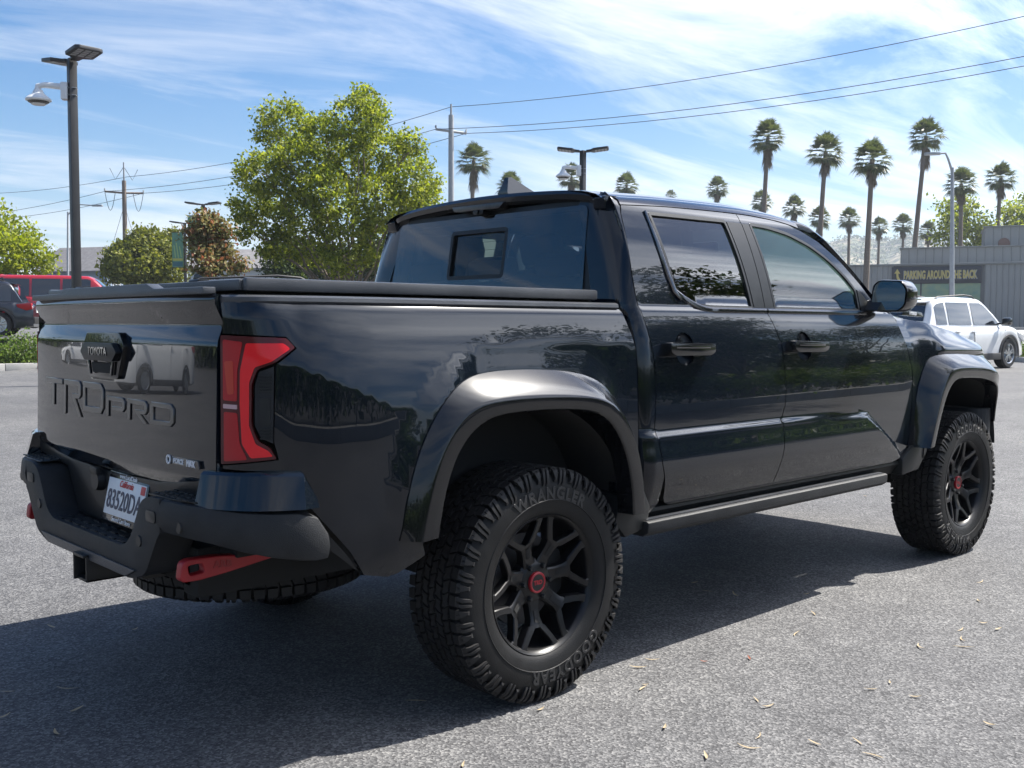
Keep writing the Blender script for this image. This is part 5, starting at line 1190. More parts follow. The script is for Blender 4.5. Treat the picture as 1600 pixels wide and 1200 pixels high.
for k, (px, py, rpx, bx, lab) in enumerate(PALMS):
    R_ = 1.75; D = R_*FPX/rpx; c = Vector(at(px, py+3, D)); b = ground_at(bx+(bx-px)*.6, D); h = c.z-b.z
    t = tag(empty('palm_tree', b), lab, 'palm tree', 'fan palms along the far street'); top = Vector((c.x-b.x, c.y-b.y, h))
    mb = MB(); n = 10; pts = [Vector((top.x*(i/n)**1.3, top.y*(i/n)**1.3, h*i/n)) for i in range(n+1)]; mb.tube(pts, [.27*(1-.35*i/n)+.16*max(0, 1-i*1.2) for i in range(n+1)], 10); mb.build('trunk', M['palm_bark'], t, 60)
    cr = mobj('fronds', palm_meshes[k % 3], None, t); cr.location = top; cr.rotation_euler = (0, 0, k*1.7); cr.scale = (R_*.90,)*3
    sk = mobj('dead_fronds', skirt_meshes[k % 2], None, t); sk.location = top; sk.rotation_euler = (0, 0, k*2.3); sk.scale = (R_*.56, R_*.56, R_*(.70+.25*(k in (0, 3, 14))))
# ------------------------------------------------------------------ poles and wires
def lamp_post(label, px, D, htop_py, az, cam_side=None, banner=False, w=.15, group='flat headed lamp posts'):
    b = ground_at(px, D); top = at(px, htop_py, D)[2]; h = top-b.z
    t = tag(empty('lamp_post', b), label, 'lamp post', group)
    p = MB(); p.box((-w/2, -w/2, -.1), (w/2, w/2, h), .012); p.build('post', M['pole_black'], t)
    p = MB(); p.box((-.16, -.16, 0), (.16, .16, .05), .01); p.build('base_plate', M['pole_black'], t)
    for s in (-1, 1):
        d = Vector((math.cos(az), math.sin(az), 0))*s
        Mx = Matrix.Translation(d*.10+Vector((0, 0, h-.02))) @ Matrix.Rotation(math.atan2(d.y, d.x), 4, 'Z') @ Matrix.Rotation(R(-7), 4, 'Y')
        q = MB(); q.prism(rounded([(0, -.08), (.14, -.10), (.22, -.27), (.66, -.27), (.70, -.20), (.70, .20), (.66, .27), (.22, .27), (.14, .10), (0, .08)], .02, 2), 'z', -.035, .03, .008, M=Mx); hd = q.build('lamp_head', M['pole_black'], t)
        for r_ in range(3):
            for c in range(4):
                e = MB(); e.box((.27+c*.10, -.20+r_*.145, -.040), (.345+c*.10, -.09+r_*.145, -.0352), 0, Mx); e.build('lamp_lens', M['led'], hd)
    if cam_side is not None:
        ca = empty('camera_dome', b+Vector((0, 0, h-.62))); tag(ca, 'white domed security camera on the '+('tall left lamp post' if px < 400 else 'lamp post behind the cab roof'), 'security camera', 'security cameras')
        d = Vector((math.cos(cam_side), math.sin(cam_side), 0)); rz = math.atan2(d.y, d.x); Mx = Matrix.Rotation(rz, 4, 'Z')
        q = MB(); q.box((.07, -.09, -.17), (.20, .09, .16), .02, Mx); q.build('bracket', M['white_plastic'], ca)
        q = MB(); q.box((-.085, -.085, .05), (.09, .085, .065), .004, Mx); q.box((-.085, -.085, -.09), (.09, .085, -.075), .004, Mx); q.build('strap', M['galv'], ca)
        q = MB(); q.tube([Mx @ Vector(v_) for v_ in ((.18, 0, .08), (.5, 0, .10), (.62, 0, .07), (.62, 0, -.02))], [.06, .055, .06, .075], 12); q.build('arm', M['white_plastic'], ca)
        cc = Mx @ Vector((.62, 0, -.02)); q = MB(); q.lathe([(0, .02), (.08, .02), (.11, -.05), (.20, -.12), (.235, -.155), (.235, -.18), (.20, -.20)], 28, 'z', cc); q.build('dome_shell', M['white_plastic'], ca)
        q = MB(); q.lathe([(.198, -.195), (.19, -.215), (.14, -.245)], 28, 'z', cc); q.build('dome_glass', M['gloss_black'], ca)
        q = MB(); q.lathe([(.14, -.245), (.12, -.262), (0, -.27)], 28, 'z', cc); q.build('dome_base', M['white_plastic'], ca)
    if banner:
        for s in banner:
            bn = MB(); d = c_r*s; an = math.atan2(d[1], d[0]); Mx = Matrix.Translation((0, 0, h-.55)) @ Matrix.Rotation(an, 4, 'Z')
            bn.box((.10, -.006, -1.9), (.72, .006, 0), .002, Mx); bo = bn.build('banner', M['banner'], t)
            a = MB(); a.tube([Mx @ Vector((.05, 0, .02)), Mx @ Vector((.74, 0, .02))], .015, 6); a.build('banner_rod', M['pole_black'], t)
            a = MB(); a.tube([Mx @ Vector((.05, 0, -1.92)), Mx @ Vector((.74, 0, -1.92))], .015, 6); a.build('banner_rod', M['pole_black'], t)
            for (u0, v0, u1, v1, sk, mm) in ((.18, -1.35, .24, -.75, .10, 'ban_leaf'), (.34, -1.40, .40, -.55, .12, 'ban_leaf'), (.50, -1.38, .56, -.70, .08, 'ban_leaf'), (.14, -1.55, .68, -1.42, 0, 'ban_yel'), (.14, -1.86, .68, -1.62, 0, 'ban_dark')):
                q = MB(); ff = -.0085; q.add([Mx @ Vector(w_) for w_ in ((u0, ff, v0), (u1, ff, v0), (u1+sk, ff, v1), (u0+sk, ff, v1))], [(0, 1, 2, 3)]); q.add([Mx @ Vector(w_) for w_ in ((u0, .0085, v0), (u1, .0085, v0), (u1+sk, .0085, v1), (u0+sk, .0085, v1))], [(0, 1, 2, 3)]); q.build('banner_print', M[mm], bo)
    return t
M['banner'] = mat('green_banner', (.10, .22, .15), .8, c2=(.14, .28, .18), nscale=2)
M['ban_leaf'] = mat('banner_light_green', (.28, .40, .16), .8); M['ban_yel'] = mat('banner_yellow', (.42, .40, .10), .8); M['ban_dark'] = mat('banner_teal', (.05, .13, .15), .8)
view_az = math.atan2(c_f[1], c_f[0])
lamp_post('tall black lamp post with white camera, left of the truck tailgate', 121, 20, 98, view_az+R(-133), view_az+R(100))
lamp_post('black flat headed lamp post rising behind the cab roof', 909, 32, 238, view_az+R(-95), view_az+R(100))
lamp_post('lamp post with green banners behind the red leaved tree, farther right one', 320, 47, 320, view_az+R(-92), None, (-1, 1), .13)
lamp_post('lamp post with green banner left of the red leaved tree', 291, 57, 349, view_az+R(-92), None, (-1,), .13)
def street_light(label, px, py_top, D, arm_px, arm_py, mt='galv', r0=.11):
    b = ground_at(px, D); t = tag(empty('street_light', b), label, 'street light', 'cobra head street lights')
    top = Vector(at(px, py_top, D))-b; e = Vector(at(arm_px, arm_py, D))-b
    mb = MB(); mb.tube([(0, 0, -.1), top*.5, top], [r0, r0*.8, r0*.6], 10); mb.build('post', M[mt], t)
    mid = top.lerp(e, .5)+Vector((0, 0, abs(e.z-top.z)*.35+.12)); mb = MB(); mb.tube([top-Vector((0, 0, .2)), top.lerp(mid, .6), mid, e], [r0*.5, r0*.45, r0*.4, r0*.4], 8); mb.build('arm', M[mt], t)
    d = (e-top); d.z = 0; d.normalize(); Mx = Matrix.Translation(e) @ Matrix.Rotation(math.atan2(d.y, d.x), 4, 'Z')
    mb = MB(); mb.prism(rounded([(-.1, -.08), (.15, -.15), (.62, -.12), (.68, 0), (.62, .12), (.15, .15), (-.1, .08)], .04), 'z', -.07, .05, .03, M=Mx); mb.build('lamp_head', M[mt], t)
street_light('grey curved arm street lamp in front of the grey building', 1488, 262, 50, 1466, 240, 'galv', .13)
street_light('thin dark street lamp left of the tall black lamp post', 106, 331, 72, 146, 321, 'galv', .10)
street_light('tiny far street lamp beside the left tree', 87, 392, 120, 74, 386, 'galv', .10)
PW = []
def util_pole(label, px, py_top, D, arm_py, arm_w, steel=False, hidden=False, arm_drop=0):
    b = ground_at(px, D); top = Vector(at(px, py_top, D))-b; az_z = Vector(at(px, arm_py, D))-b
    t = tag(empty('utility_pole', b), label, 'utility pole', 'poles of the overhead line'); m_ = M['galv'] if steel else M['wood_pole']
    mb = MB(); mb.tube([(0, 0, -.2), (0, 0, az_z.z*.6), (0, 0, az_z.z+.8)], [.19, .16, .14], 12); mb.build('shaft', m_, t)
    mb = MB(); mb.tube([(0, 0, az_z.z+.75), (0, 0, top.z)], [.06, .05], 8); mb.build('top_spike', M['galv'], t)
    line = LINE_DIR; d = Vector((-line.y, line.x, 0)); 
    if d.dot(Vector(c_r)) < 0: d = -d
    d = (d*.5+Vector((c_r[0], c_r[1], 0))*.75).normalized()
    e0 = Vector((0, 0, az_z.z))-d*arm_w; e1 = Vector((0, 0, az_z.z-arm_drop))+d*arm_w
    mb = MB(); mb.tube([e0, (0, 0, az_z.z-.05), e1], .07, 6); mb.build('cross_arm', m_, t)
    for e in (e0, e1):
        mb = MB(); mb.lathe([(.03, .0), (.06, .03), (.03, .06), (.06, .09), (.03, .12), (.05, .15), (0, .17)], 8, 'z', tuple(e+Vector((0, 0, .05)))); mb.build('insulator', M['galv'], t)
    if not steel and not hidden:
        for s in (-1, 1):
            mb = MB(); n = 9; e = e0 if s < 0 else e1
            mb.tube([Vector((e.x*(1-.55*i/8), e.y*(1-.55*i/8), e.z-1.3*math.sin(math.pi*i/8)+.02)) for i in range(n)], .02, 5); mb.build('jumper_cable', M['wire'], t)
            mb = MB(); mb.tube([(0, 0, top.z-.3), tuple(d*s*.55+Vector((0, 0, top.z-1.2))), tuple(d*s*.9+Vector((0, 0, az_z.z+1.6)))], .02, 5); mb.build('jumper_cable', M['wire'], t)
    PW.append((b+top, b+e0, b+e1)); return t
_pA = ground_at(198, 71); _pB = ground_at(705, 55); LINE_DIR = (_pB-_pA).normalized()
util_pole('weathered wooden utility pole outside the left picture edge', -125, 300, 87, 345, 1.6, hidden=True)
util_pole('weathered wooden utility pole left of the round dense tree', 198, 256, 71, 302, 1.25)
util_pole('slim steel utility pole beside the plane tree, above the rear window', 705, 167, 55, 207, .85, True, arm_drop=.1)
util_pole('utility pole just outside the right picture edge', 1660, 12, 38.5, 88, .75, True, hidden=True)
labs = {0: 'top', 1: 'middle', 2: 'lowest'}; spans = ['left of the wooden pole', 'between the wooden pole and the steel pole', 'from the steel pole to the upper right corner']
for i in range(3):
    for w in range(3):
        a = PW[i][w]; b = PW[i+1][w]; n = 14
        if i == 1 and w == 0: a = PW[1][0]-Vector((0, 0, .9))
        if i == 0 and w == 0: b = PW[1][0]-Vector((0, 0, .9))
        mb = MB(); mb.tube([a.lerp(b, k/n)-Vector((0, 0, .55*4*(k/n)*(1-k/n))) for k in range(n+1)], .016, 5)
        tag(mb.build('overhead_wire', M['wire']), '%s overhead wire running %s' % (labs[w], spans[i]), 'wire', 'overhead wires')
for s in (-1, 1):
    mb = MB(); bb = ground_at(198, 71); mb.tube([bb+Vector((0, 0, 8.3)), bb+Vector(c_r)*s*(2.2 if s > 0 else 2.6)+Vector((0, 0, .1))], .014, 5); tag(mb.build('guy_wire', M['wire']), 'thin guy wire slanting down to the %s of the wooden utility pole' % ('right' if s > 0 else 'left'), 'wire', 'guy wires')
# ------------------------------------------------------------------ grey metal building
def building():
    A = ground_at(1150, 96); B = ground_at(1640, 86); d = (B-A); d.z = 0; L_ = d.length; d.normalize(); nrm = Vector((d.y, -d.x, 0))
    if nrm.dot(Vector(CAM)-A) < 0: nrm = -nrm
    z0 = 1.0
    b = tag(empty('metal_building', (A.x, A.y, z0)), 'long grey ribbed metal building with dark sign and shop windows', 'building'); an = math.atan2(d.y, d.x); b.rotation_euler = (0, 0, an)
    s = 1 if (Matrix.Rotation(an, 4, 'Z') @ Vector((0, -1, 0))).dot(nrm) > 0 else -1   # local -y faces the street
    def u_of(px, D=None):
        r_ = ray(px, 450); M2 = np.array([[r_[0], -d.x], [r_[1], -d.y]]); t, u = np.linalg.solve(M2, np.array([A.x-CAM[0], A.y-CAM[1]])); return float(u), float(t)
    def zz(px, py): u, t = u_of(px); return float(CAM[2]+ray(px, py)[2]*t)-z0
    H1 = zz(1540, 413); H2 = zz(1500, 388)
    uS0, _ = u_of(1393); uS1, _ = u_of(1533); zS0 = zz(1460, 443); zS1 = zz(1460, 417); zW0 = zz(1460, 492)
    mb = MB(); mb.box((0, 0.0, -1), (L_, 14, H1-.02)); mb.build('wall_core', M['metal_dark'], b)
    # ribbed boards
    bw = .46; n = int(L_/bw); me = None
    for i in range(n):
        u = i*bw
        seg = [(-.8, H1)] if not (uS0-.3 < u < uS1-.1) else [(-.8, zW0-.02)]
        for lo, hi in seg:
            key = round(hi, 2); q = MB(); q.prism([(.012, -.001), (.10, -.045), (bw-.10, -.045), (bw-.012, -.001)], 'z', lo, hi, 0)
            o = q.build('wall_board', M['metal_siding'], b, 20); o.location = (u, 0, 0)
    mb = MB(); mb.box((-.1, -.16, H1-.02), (L_+.1, .2, H1+.16), .02); mb.build('eaves_trim', M['metal_trim'], b)
    # upper storeys set back
    u2, _ = u_of(1404); u3, _ = u_of(1541)
    mb = MB(); mb.box((u2, 3.0, H1-.1), (L_, 13, H2+.25)); mb.build('upper_wall', M['metal_dark'], b)
    k = 0
    while u2+k*.7 < L_-.7:
        q = MB(); q.prism([(.012, -.001), (.10, -.045), (.60, -.045), (.688, -.001)], 'z', H1-.1, H2+.25, 0); o = q.build('wall_board', M['metal_siding'], b, 20); o.location = (u2+k*.7, 3.0, 0); k += 1
    mb = MB(); mb.box((u2-.1, 2.85, H2+.23), (L_+.1, 13.1, H2+.36), .02); mb.build('eaves_trim', M['metal_trim'], b)
    H3 = H2+(384-352)/FPX*96
    mb = MB(); mb.box((u3, 6.0, H2), (L_, 13, H3+.3)); mb.build('upper_wall', M['metal_dark'], b)
    k = 0
    while u3+k*.7 < L_-.7:
        q = MB(); q.prism([(.012, -.001), (.10, -.045), (.60, -.045), (.688, -.001)], 'z', H2+.3, H3+.3, 0); o = q.build('wall_board', M['metal_siding'], b, 20); o.location = (u3+k*.7, 6.0, 0); k += 1
    mb = MB(); mb.box((u3-.1, 5.85, H3+.28), (L_+.1, 13.1, H3+.42), .02); mb.build('eaves_trim', M['metal_trim'], b)
    mb = MB(); mb.lathe([(0, -.12), (.45, -.10), (.5, 0)], 20, 'y', (u3+1.6, 5.95, H2+.75)); mb.build('wall_vent', M['vent_rust'], b)
    # sign
    mb = MB(); mb.box((uS0, -.20, zS0), (uS1, -.02, zS1), .02); sg = mb.build('sign_board', M['sign_dark'], b)
    def txt(t_, u, z, size, m_, bold, y, sx=1.0):
        me = text_mesh(t_, size, .02, 0, 0, 1.05, bold, 'LEFT'); w = max(v.co.x for v in me.vertices)-min(v.co.x for v in me.vertices)
        o = mobj('sign_lettering', me, m_, sg); o.location = (u, y, z); o.rotation_euler = (R(90), 0, 0); o.scale = (sx/w, 1, 1); return o
    ut0, _ = u_of(1411); ut1, _ = u_of(1527); hh = (zS1-zS0)
    txt('PARKING AROUND THE BACK', ut0, (zS0+zS1)/2-.02, hh*.70, M['sign_edge'], .05, -.215, ut1-ut0); txt('PARKING AROUND THE BACK', ut0+.06, (zS0+zS1)/2+.01, hh*.64, M['sign_yellow'], .030, -.245, ut1-ut0-.15)
    ua, _ = u_of(1397); ub, _ = u_of(1410); w = ub-ua
    q = MB(); q.add([(ua+w*x, -.225, zS0+hh*z) for x, z in ((.35, .90), (.0, .62), (.22, .62), (.28, .35), (.55, .12), (1.0, .0), (.68, .28), (.52, .45), (.48, .62), (.72, .60))], [(0, 1, 2, 8, 9), (2, 3, 7, 8), (3, 4, 6, 7), (4, 5, 6)]); q.build('sign_arrow', M['sign_yellow'], sg)
    # shop windows
    edges = [1393, 1439, 1484, 1533]
    for i in range(3):
        a, _ = u_of(edges[i]); c, _ = u_of(edges[i+1]); mb = MB(); mb.box((a+.06, -.10, zW0), (c-.06, -.06, zS0-.02)); wn = mb.build('shop_window', M['shop_glass'], b)
        mb = MB(); mb.box((a-.05, -.14, zW0-.1), (a+.05, -.04, zS0)); mb.build('window_mullion', M['sign_dark'], wn)
        if i: 
            mb = MB(); cx = (a+c)/2; mb.lathe([(0, -.102), (.55, -.102)], 28, 'y', (cx, -.01, zW0+1.05)); mb.build('window_emblem', M['emblem'] if i == 1 else M['emblem2'], wn)
            mb = MB(); mb.lathe([(0, -.106), (.36, -.106)], 28, 'y', (cx, -.01, zW0+1.0)); mb.build('window_emblem', M['sign_dark'] if i == 1 else M['shop_glass'], wn)
    # railing
    ur, _ = u_of(1593)
    rl = tag(empty('railing', (b.matrix_world @ Vector((0, 0, 0)))), 'black steel railing in front of the building at the right edge', 'railing'); rl.location = (A.x+d.x*ur+nrm.x*6, A.y+d.y*ur+nrm.y*6, 1.05); rl.rotation_euler = (0, 0, an)
    for k in range(9):
        mb = MB(); mb.box((k*.3-.025, -.025, -.1), (k*.3+.025, .025, 2.0)); mb.build('baluster', M['pole_black'], rl)
    for z in (1.95, .25):
        mb = MB(); mb.box((-.03, -.03, z), (2.45, .03, z+.06)); mb.build('rail', M['pole_black'], rl)
M['metal_siding'] = mat('grey_metal_siding', (.30, .30, .285), .6, .1, c2=(.33, .325, .31), nscale=2, stretch=(1, 1, .2)); M['metal_dark'] = mat('siding_groove', (.16, .16, .155), .7); M['metal_trim'] = mat('eaves_metal', (.22, .225, .215), .5, .2)
M['vent_rust'] = mat('rusty_vent', (.22, .13, .10), .8); M['sign_dark'] = mat('sign_dark', (.030, .032, .042), .5); M['sign_yellow'] = mat('sign_yellow', (.62, .50, .16), .6); M['sign_edge'] = mat('sign_grey_edge', (.34, .34, .34), .6)
M['shop_glass'] = mat('shop_window_glass', (.16, .30, .24), .15, c2=(.30, .38, .22), nscale=1.2); M['emblem'] = mat('window_emblem_gold', (.35, .26, .08), .5); M['emblem2'] = mat('window_emblem_pale', (.42, .50, .52), .5)
building()
# ------------------------------------------------------------------ houses
def house(label, px, D, w, dep, hw, hr, wall, roofm, rz, base_py=None):
    b = ground_at(px, D); t = tag(empty('house', b, view_az+rz), label, 'house', 'houses beyond the lot')
    mb = MB(); mb.box((-dep/2, -w/2, -1), (dep/2, w/2, hw)); mb.prism([(-w/2, hw), (w/2, hw), (0, hw+hr)], 'x', -dep/2, dep/2); mb.build('wall', wall, t, 20)
    for s in (-1, 1):
        o = .45; mb = MB(); sl = hr/(w/2); y1 = s*(w/2+o); mb.add([(-dep/2-o, 0, hw+hr+.06), (dep/2+o, 0, hw+hr+.06), (dep/2+o, y1, hw-o*sl+.06), (-dep/2-o, y1, hw-o*sl+.06), (-dep/2-o, 0, hw+hr+.22), (dep/2+o, 0, hw+hr+.22), (dep/2+o, y1, hw-o*sl+.2), (-dep/2-o, y1, hw-o*sl+.2)], [(0, 1, 2, 3), (4, 7, 6, 5), (0, 4, 5, 1), (2, 6, 7, 3), (0, 3, 7, 4), (1, 5, 6, 2)]); mb.build('roof', roofm, t, 20)
    for k, (y, z) in enumerate(((-w*.28, hw*.62), (w*.05, hw*.62), (w*.30, hw*.62), (0, hw+hr*.3))):
        mb = MB(); mb.box((-dep/2-.06, y-.55, z-.7), (-dep/2-.01, y+.55, z+.7)); wf = mb.build('window', M['house_trim'], t); mb = MB(); mb.box((-dep/2-.09, y-.42, z-.57), (-dep/2-.062, y+.42, z+.57)); mb.build('pane', M['house_pane'], wf)
    for s in (-1, 1):
        for k in range(4):
            x = -dep*.36+k*dep*.24; mb = MB(); mb.box((x-.5, s*(w/2+.035)-.025, hw*.62-.7), (x+.5, s*(w/2+.035)+.025, hw*.62+.7)); wf = mb.build('window', M['house_trim'], t); mb = MB(); mb.box((x-.38, s*(w/2+.075)-.014, hw*.62-.57), (x+.38, s*(w/2+.075)+.014, hw*.62+.57)); mb.build('pane', M['house_pane'], wf)
M['house_blue'] = mat('blue_grey_siding', (.22, .28, .35), .8, c2=(.25, .31, .38), nscale=1); M['house_pale'] = mat('pale_siding', (.50, .52, .53), .8); M['roof_grey'] = mat('grey_shingles', (.13, .125, .13), .9, c2=(.19, .185, .19), nscale=3); M['house_trim'] = mat('white_trim', (.70, .71, .72), .6); M['house_pane'] = mat('dark_pane', (.05, .07, .09), .1)
house('blue grey gabled house behind the tall black lamp post', 152, 105, 6.5, 8.5, 5.3, 2.3, M['house_blue'], M['roof_grey'], R(70))
house('pale house with hipped wing beside the blue grey house', 190, 112, 6, 7, 4.4, 1.6, M['house_pale'], M['roof_grey'], R(20))
house('blue grey house with white windows low beside the rear window', 583, 62, 6, 8, 3.2, 1.3, M['house_blue'], M['roof_grey'], R(80))
house('low grey roofed house right of the red leaved tree', 398, 95, 9, 9, 4.9, 1.8, M['house_pale'], M['roof_grey'], R(85))
# ------------------------------------------------------------------ other vehicles
M['p_white'] = mat('white_car_paint', (.72, .73, .74), .35, 0, .9, .02); M['p_red'] = mat('red_car_paint', (.42, .018, .03), .35, .1, 1, .02); M['p_black'] = mat('black_car_paint', (.012, .014, .022), .35, .2, 1, .02)
M['p_dark'] = mat('dark_grey_car_paint', (.022, .024, .030), .35, .2, 1, .02); M['p_silver'] = mat('silver_car_paint', (.45, .46, .48), .3, .5, 1, .02)
M['car_glass'] = mat('tinted_car_glass', (.012, .015, .020), .03, 0, 1, .01, .8); M['car_glass_pale'] = mat('pale_car_glass', (.10, .15, .18), .03, 0, 1, .01, .8)
M['cladding'] = mat('black_cladding', (.022, .022, .024), .6); M['car_tyre'] = mat('car_tyre', (.015, .015, .016), .7); M['car_rim'] = mat('silver_rim', (.55, .56, .57), .25, .9); M['car_head'] = mat('headlamp', (.55, .57, .60), .1, 0, 1, .02)
_wheels = {}
def car_wheel(r_, w, parent, loc, side, dark=False):
    key = (round(r_, 3), dark)
    if key not in _wheels:
        t = MB(); t.lathe([(r_*.66, -w/2), (r_*.9, -w/2-.006), (r_, -w/2+.03), (r_, w/2-.03), (r_*.9, w/2+.006), (r_*.66, w/2)], 40, 'y'); a = t.build('tyre', M['car_tyre'], None)
        q = MB(); q.lathe([(r_*.67, -w/2-.002), (r_*.62, -w/2+.01), (r_*.60, w/2)], 40, 'y'); q.lathe([(0, -w/2+.012), (r_*.16, -w/2+.012), (r_*.18, -w/2+.05)], 20, 'y')
        for k in range(10):
            an = 2*math.pi*k/10+(.12 if k % 2 else -.12); Mx = Matrix.Rotation(an, 4, 'Y'); q.box((r_*.12, -w/2+.008, -r_*.045), (r_*.64, -w/2+.035, r_*.045), .004, Mx)
        q.lathe([(0, 0.02), (r_*.6, .02)], 30, 'y'); b = q.build('rim', M['car_rim'] if not dark else M['rim'], None); _wheels[key] = (a.data, b.data); bpy.data.objects.remove(a); bpy.data.objects.remove(b)
    o = empty('wheel', loc, 0 if side < 0 else math.pi, parent)
    mobj('tyre', _wheels[key][0], None, o); mobj('rim', _wheels[key][1], None, o)
def car(name, label, loc, az, paint, L_=4.6, W=1.86, H=1.70, wr=.36, wb=2.69, belt=1.02, hood=1.02, nose=.80, rear_x=None, ws=(1.12, .35), rg=(-2.05, -1.72), roof_drop=.10, cat='SUV', group=None, wins=None, glass='car_glass', lamps=True, rails=True, dark_rim=False, tail='suv', cladding=True, zoff=0):
    """local x forward; ws=(base,top) windscreen x, rg=(base,top) rear glass x"""
    t = tag(empty(name, (loc[0], loc[1], loc[2]+zoff), az), label, cat, group)
    xr, xf = -L_/2, L_/2; ax = (-wb/2-.02, wb/2-.02); gb = .24
    tb = pchip([xr, xr+.12, rg[0], ws[0], ws[0]+.25, xf-.35, xf-.06, xf], [belt-.12, belt-.02, belt, belt, hood, hood-.08, nose, nose-.25])
    hw = lambda x: W/2*(1-.10*max(0, (abs(x)-(L_/2-.55))/.55)**2.2)
    def zb(x):
        z = gb+.05*max(0, (abs(x)-(L_/2-.5))/.5)
        for a in ax:
            d = abs(x-a); R_ = wr+.075
            if d < R_: z = max(z, wr+math.sqrt(R_*R_-d*d)*1.0-.02)
        return z
    xs = sorted(set([xr+(xf-xr)*i/56 for i in range(57)]+[a+s*(wr+.075)*c for a in ax for s in (-1, 1) for c in (.999, .97, .9, .75)]))
    v = []; m = 9
    for x in xs:
        w = hw(x); b = zb(x); tp = max(tb(x), b+.06); k = (tp-b)
        for fy, fz in ((.90, 0), (.985, .04), (1.0, .22), (1.0, .50), (.985, .74), (.955, .93), (.90, 1.0), (.5, 1.03), (0, 1.04)): v.append((x, -w*fy, b+k*min(fz, 1)+max(0, fz-1)*.6))
    n = len(xs); F = [(i*m+j, i*m+j+1, (i+1)*m+j+1, (i+1)*m+j) for i in range(n-1) for j in range(m-1)]
    v2 = [(x, -y, z) for x, y, z in v]; o = len(v); F2 = [tuple(q+o for q in f[::-1]) for f in F]
    caps = [tuple(range(m))+tuple(o+j for j in range(m-2, -1, -1)), tuple((n-1)*m+j for j in range(m))+tuple(o+(n-1)*m+j for j in range(m-2, -1, -1))]
    mb = MB(); mb.add(v+v2, F+F2+caps); body = mb.build('body', paint, t, 40)
    # greenhouse
    gx = [rg[0], (rg[0]+rg[1])/2, rg[1], rg[1]+.12, (rg[1]+ws[1])/2, ws[1]-.15, ws[1], (ws[0]+ws[1])/2, ws[0]]
    gzv = [belt, (belt+H-roof_drop)/2+.02, H-roof_drop-.02, H-roof_drop+.03, H, H-.02, H-.07, (belt+H)/2+.01, belt-.0]
    gt = pchip(gx, gzv); gs = [rg[0]+(ws[0]-rg[0])*i/44 for i in range(45)]
    def gy(x, z):
        tt = (z-belt)/(H-belt); return (W/2*.925-.17*max(0, tt)**1.1)*(1-.03*abs((x+.4)/1.6)**2)
    v = []
    for x in gs:
        zt = max(gt(x), belt+.005)
        for fy, fz in ((1, -.02), (1, .5), (1, .86), (.965, .96), (.86, 1.0), (.45, 1.012), (0, 1.016)):
            z = belt+(zt-belt)*min(fz, 1)+max(0, fz-1)*(zt-belt); v.append((x, -gy(x, min(z, zt))*fy, z))
    m = 7; n = len(gs); F = [(i*m+j, i*m+j+1, (i+1)*m+j+1, (i+1)*m+j) for i in range(n-1) for j in range(m-1)]; v2 = [(x, -y, z) for x, y, z in v]; o = len(v)
    mb = MB(); mb.add(v+v2, F+[tuple(q+o for q in f[::-1]) for f in F]); mb.build('cabin', paint, t, 40)
    # side windows
    wz0 = belt+.03
    if wins is None: wins = [(rg[0]+.30, rg[0]+.72), (rg[0]+.80, (rg[0]+ws[0])/2+.16), ((rg[0]+ws[0])/2+.25, ws[0]-.16)]
    for s in (-1, 1):
        for (a, b_) in wins:
            q = MB(); n2 = 9; vv = []
            for i in range(n2):
                x = a+(b_-a)*i/(n2-1); zt = min(gt(x)-.10, H-.13); zt = max(zt, wz0+.01)
                for f in (0, .5, 1):
                    z = wz0+(zt-wz0)*f; vv.append((x, s*(gy(x, z)+.006), z))
            q.add(vv, [(i*3+j, i*3+j+1, (i+1)*3+j+1, (i+1)*3+j) for i in range(n2-1) for j in range(2)]); q.build('side_window', M[glass], t, 40)
    # screens, following the slopes
    for nm, xa, xb in (('rear_window', rg[0]+.02, rg[1]), ('windscreen', ws[0]-.03, ws[1]+.03)):
        q = MB(); vv = []
        for i in range(5):
            x = xa+(xb-xa)*(.10+.80*i/4); z = gt(x)+.008
            for j in range(7):
                f = -1+2*j/6; dx = -.012 if nm == 'rear_window' else .012; vv.append((x+dx, gy(x, z)*.80*f, z+.012*(1-f*f)))
        q.add(vv, [(i*7+j, i*7+j+1, (i+1)*7+j+1, (i+1)*7+j) for i in range(4) for j in range(6)]); q.build(nm, M[glass], t, 60)
    # door seams, handles, mirrors, lamps, trims
    for s in (-1, 1):
        for x in ((rg[0]+ws[0])/2+.20, ws[0]+.02, rg[0]+.86):
            q = MB(); q.tube([(x, s*(hw(x)*1.0+.0005), .42), (x, s*(hw(x)+.001), .72), (x-.01, s*(hw(x)*.987), belt-.08)], .006, 4); q.build('door_seam', M['cladding'], t)
        for x in ((rg[0]+ws[0])/2+.05, rg[0]+.95):
            q = MB(); q.box((x, s*hw(x)-.02, belt-.15), (x+.20, s*hw(x)+.02, belt-.115), .01); q.build('door_handle', paint, t)
        mx = ws[0]-.22; q = MB(); q.box((mx, s*(W/2+.10)-.11, belt+.02), (mx+.14, s*(W/2+.10)+.09, belt+.20), .04); mo = q.build('side_mirror', M['gloss_black'], t); q = MB(); q.box((mx+.03, s*(W/2-.04)-.06, belt+.04), (mx+.09, s*(W/2-.04)+.06, belt+.08), .01); q.build('mirror_arm', M['gloss_black'], mo)
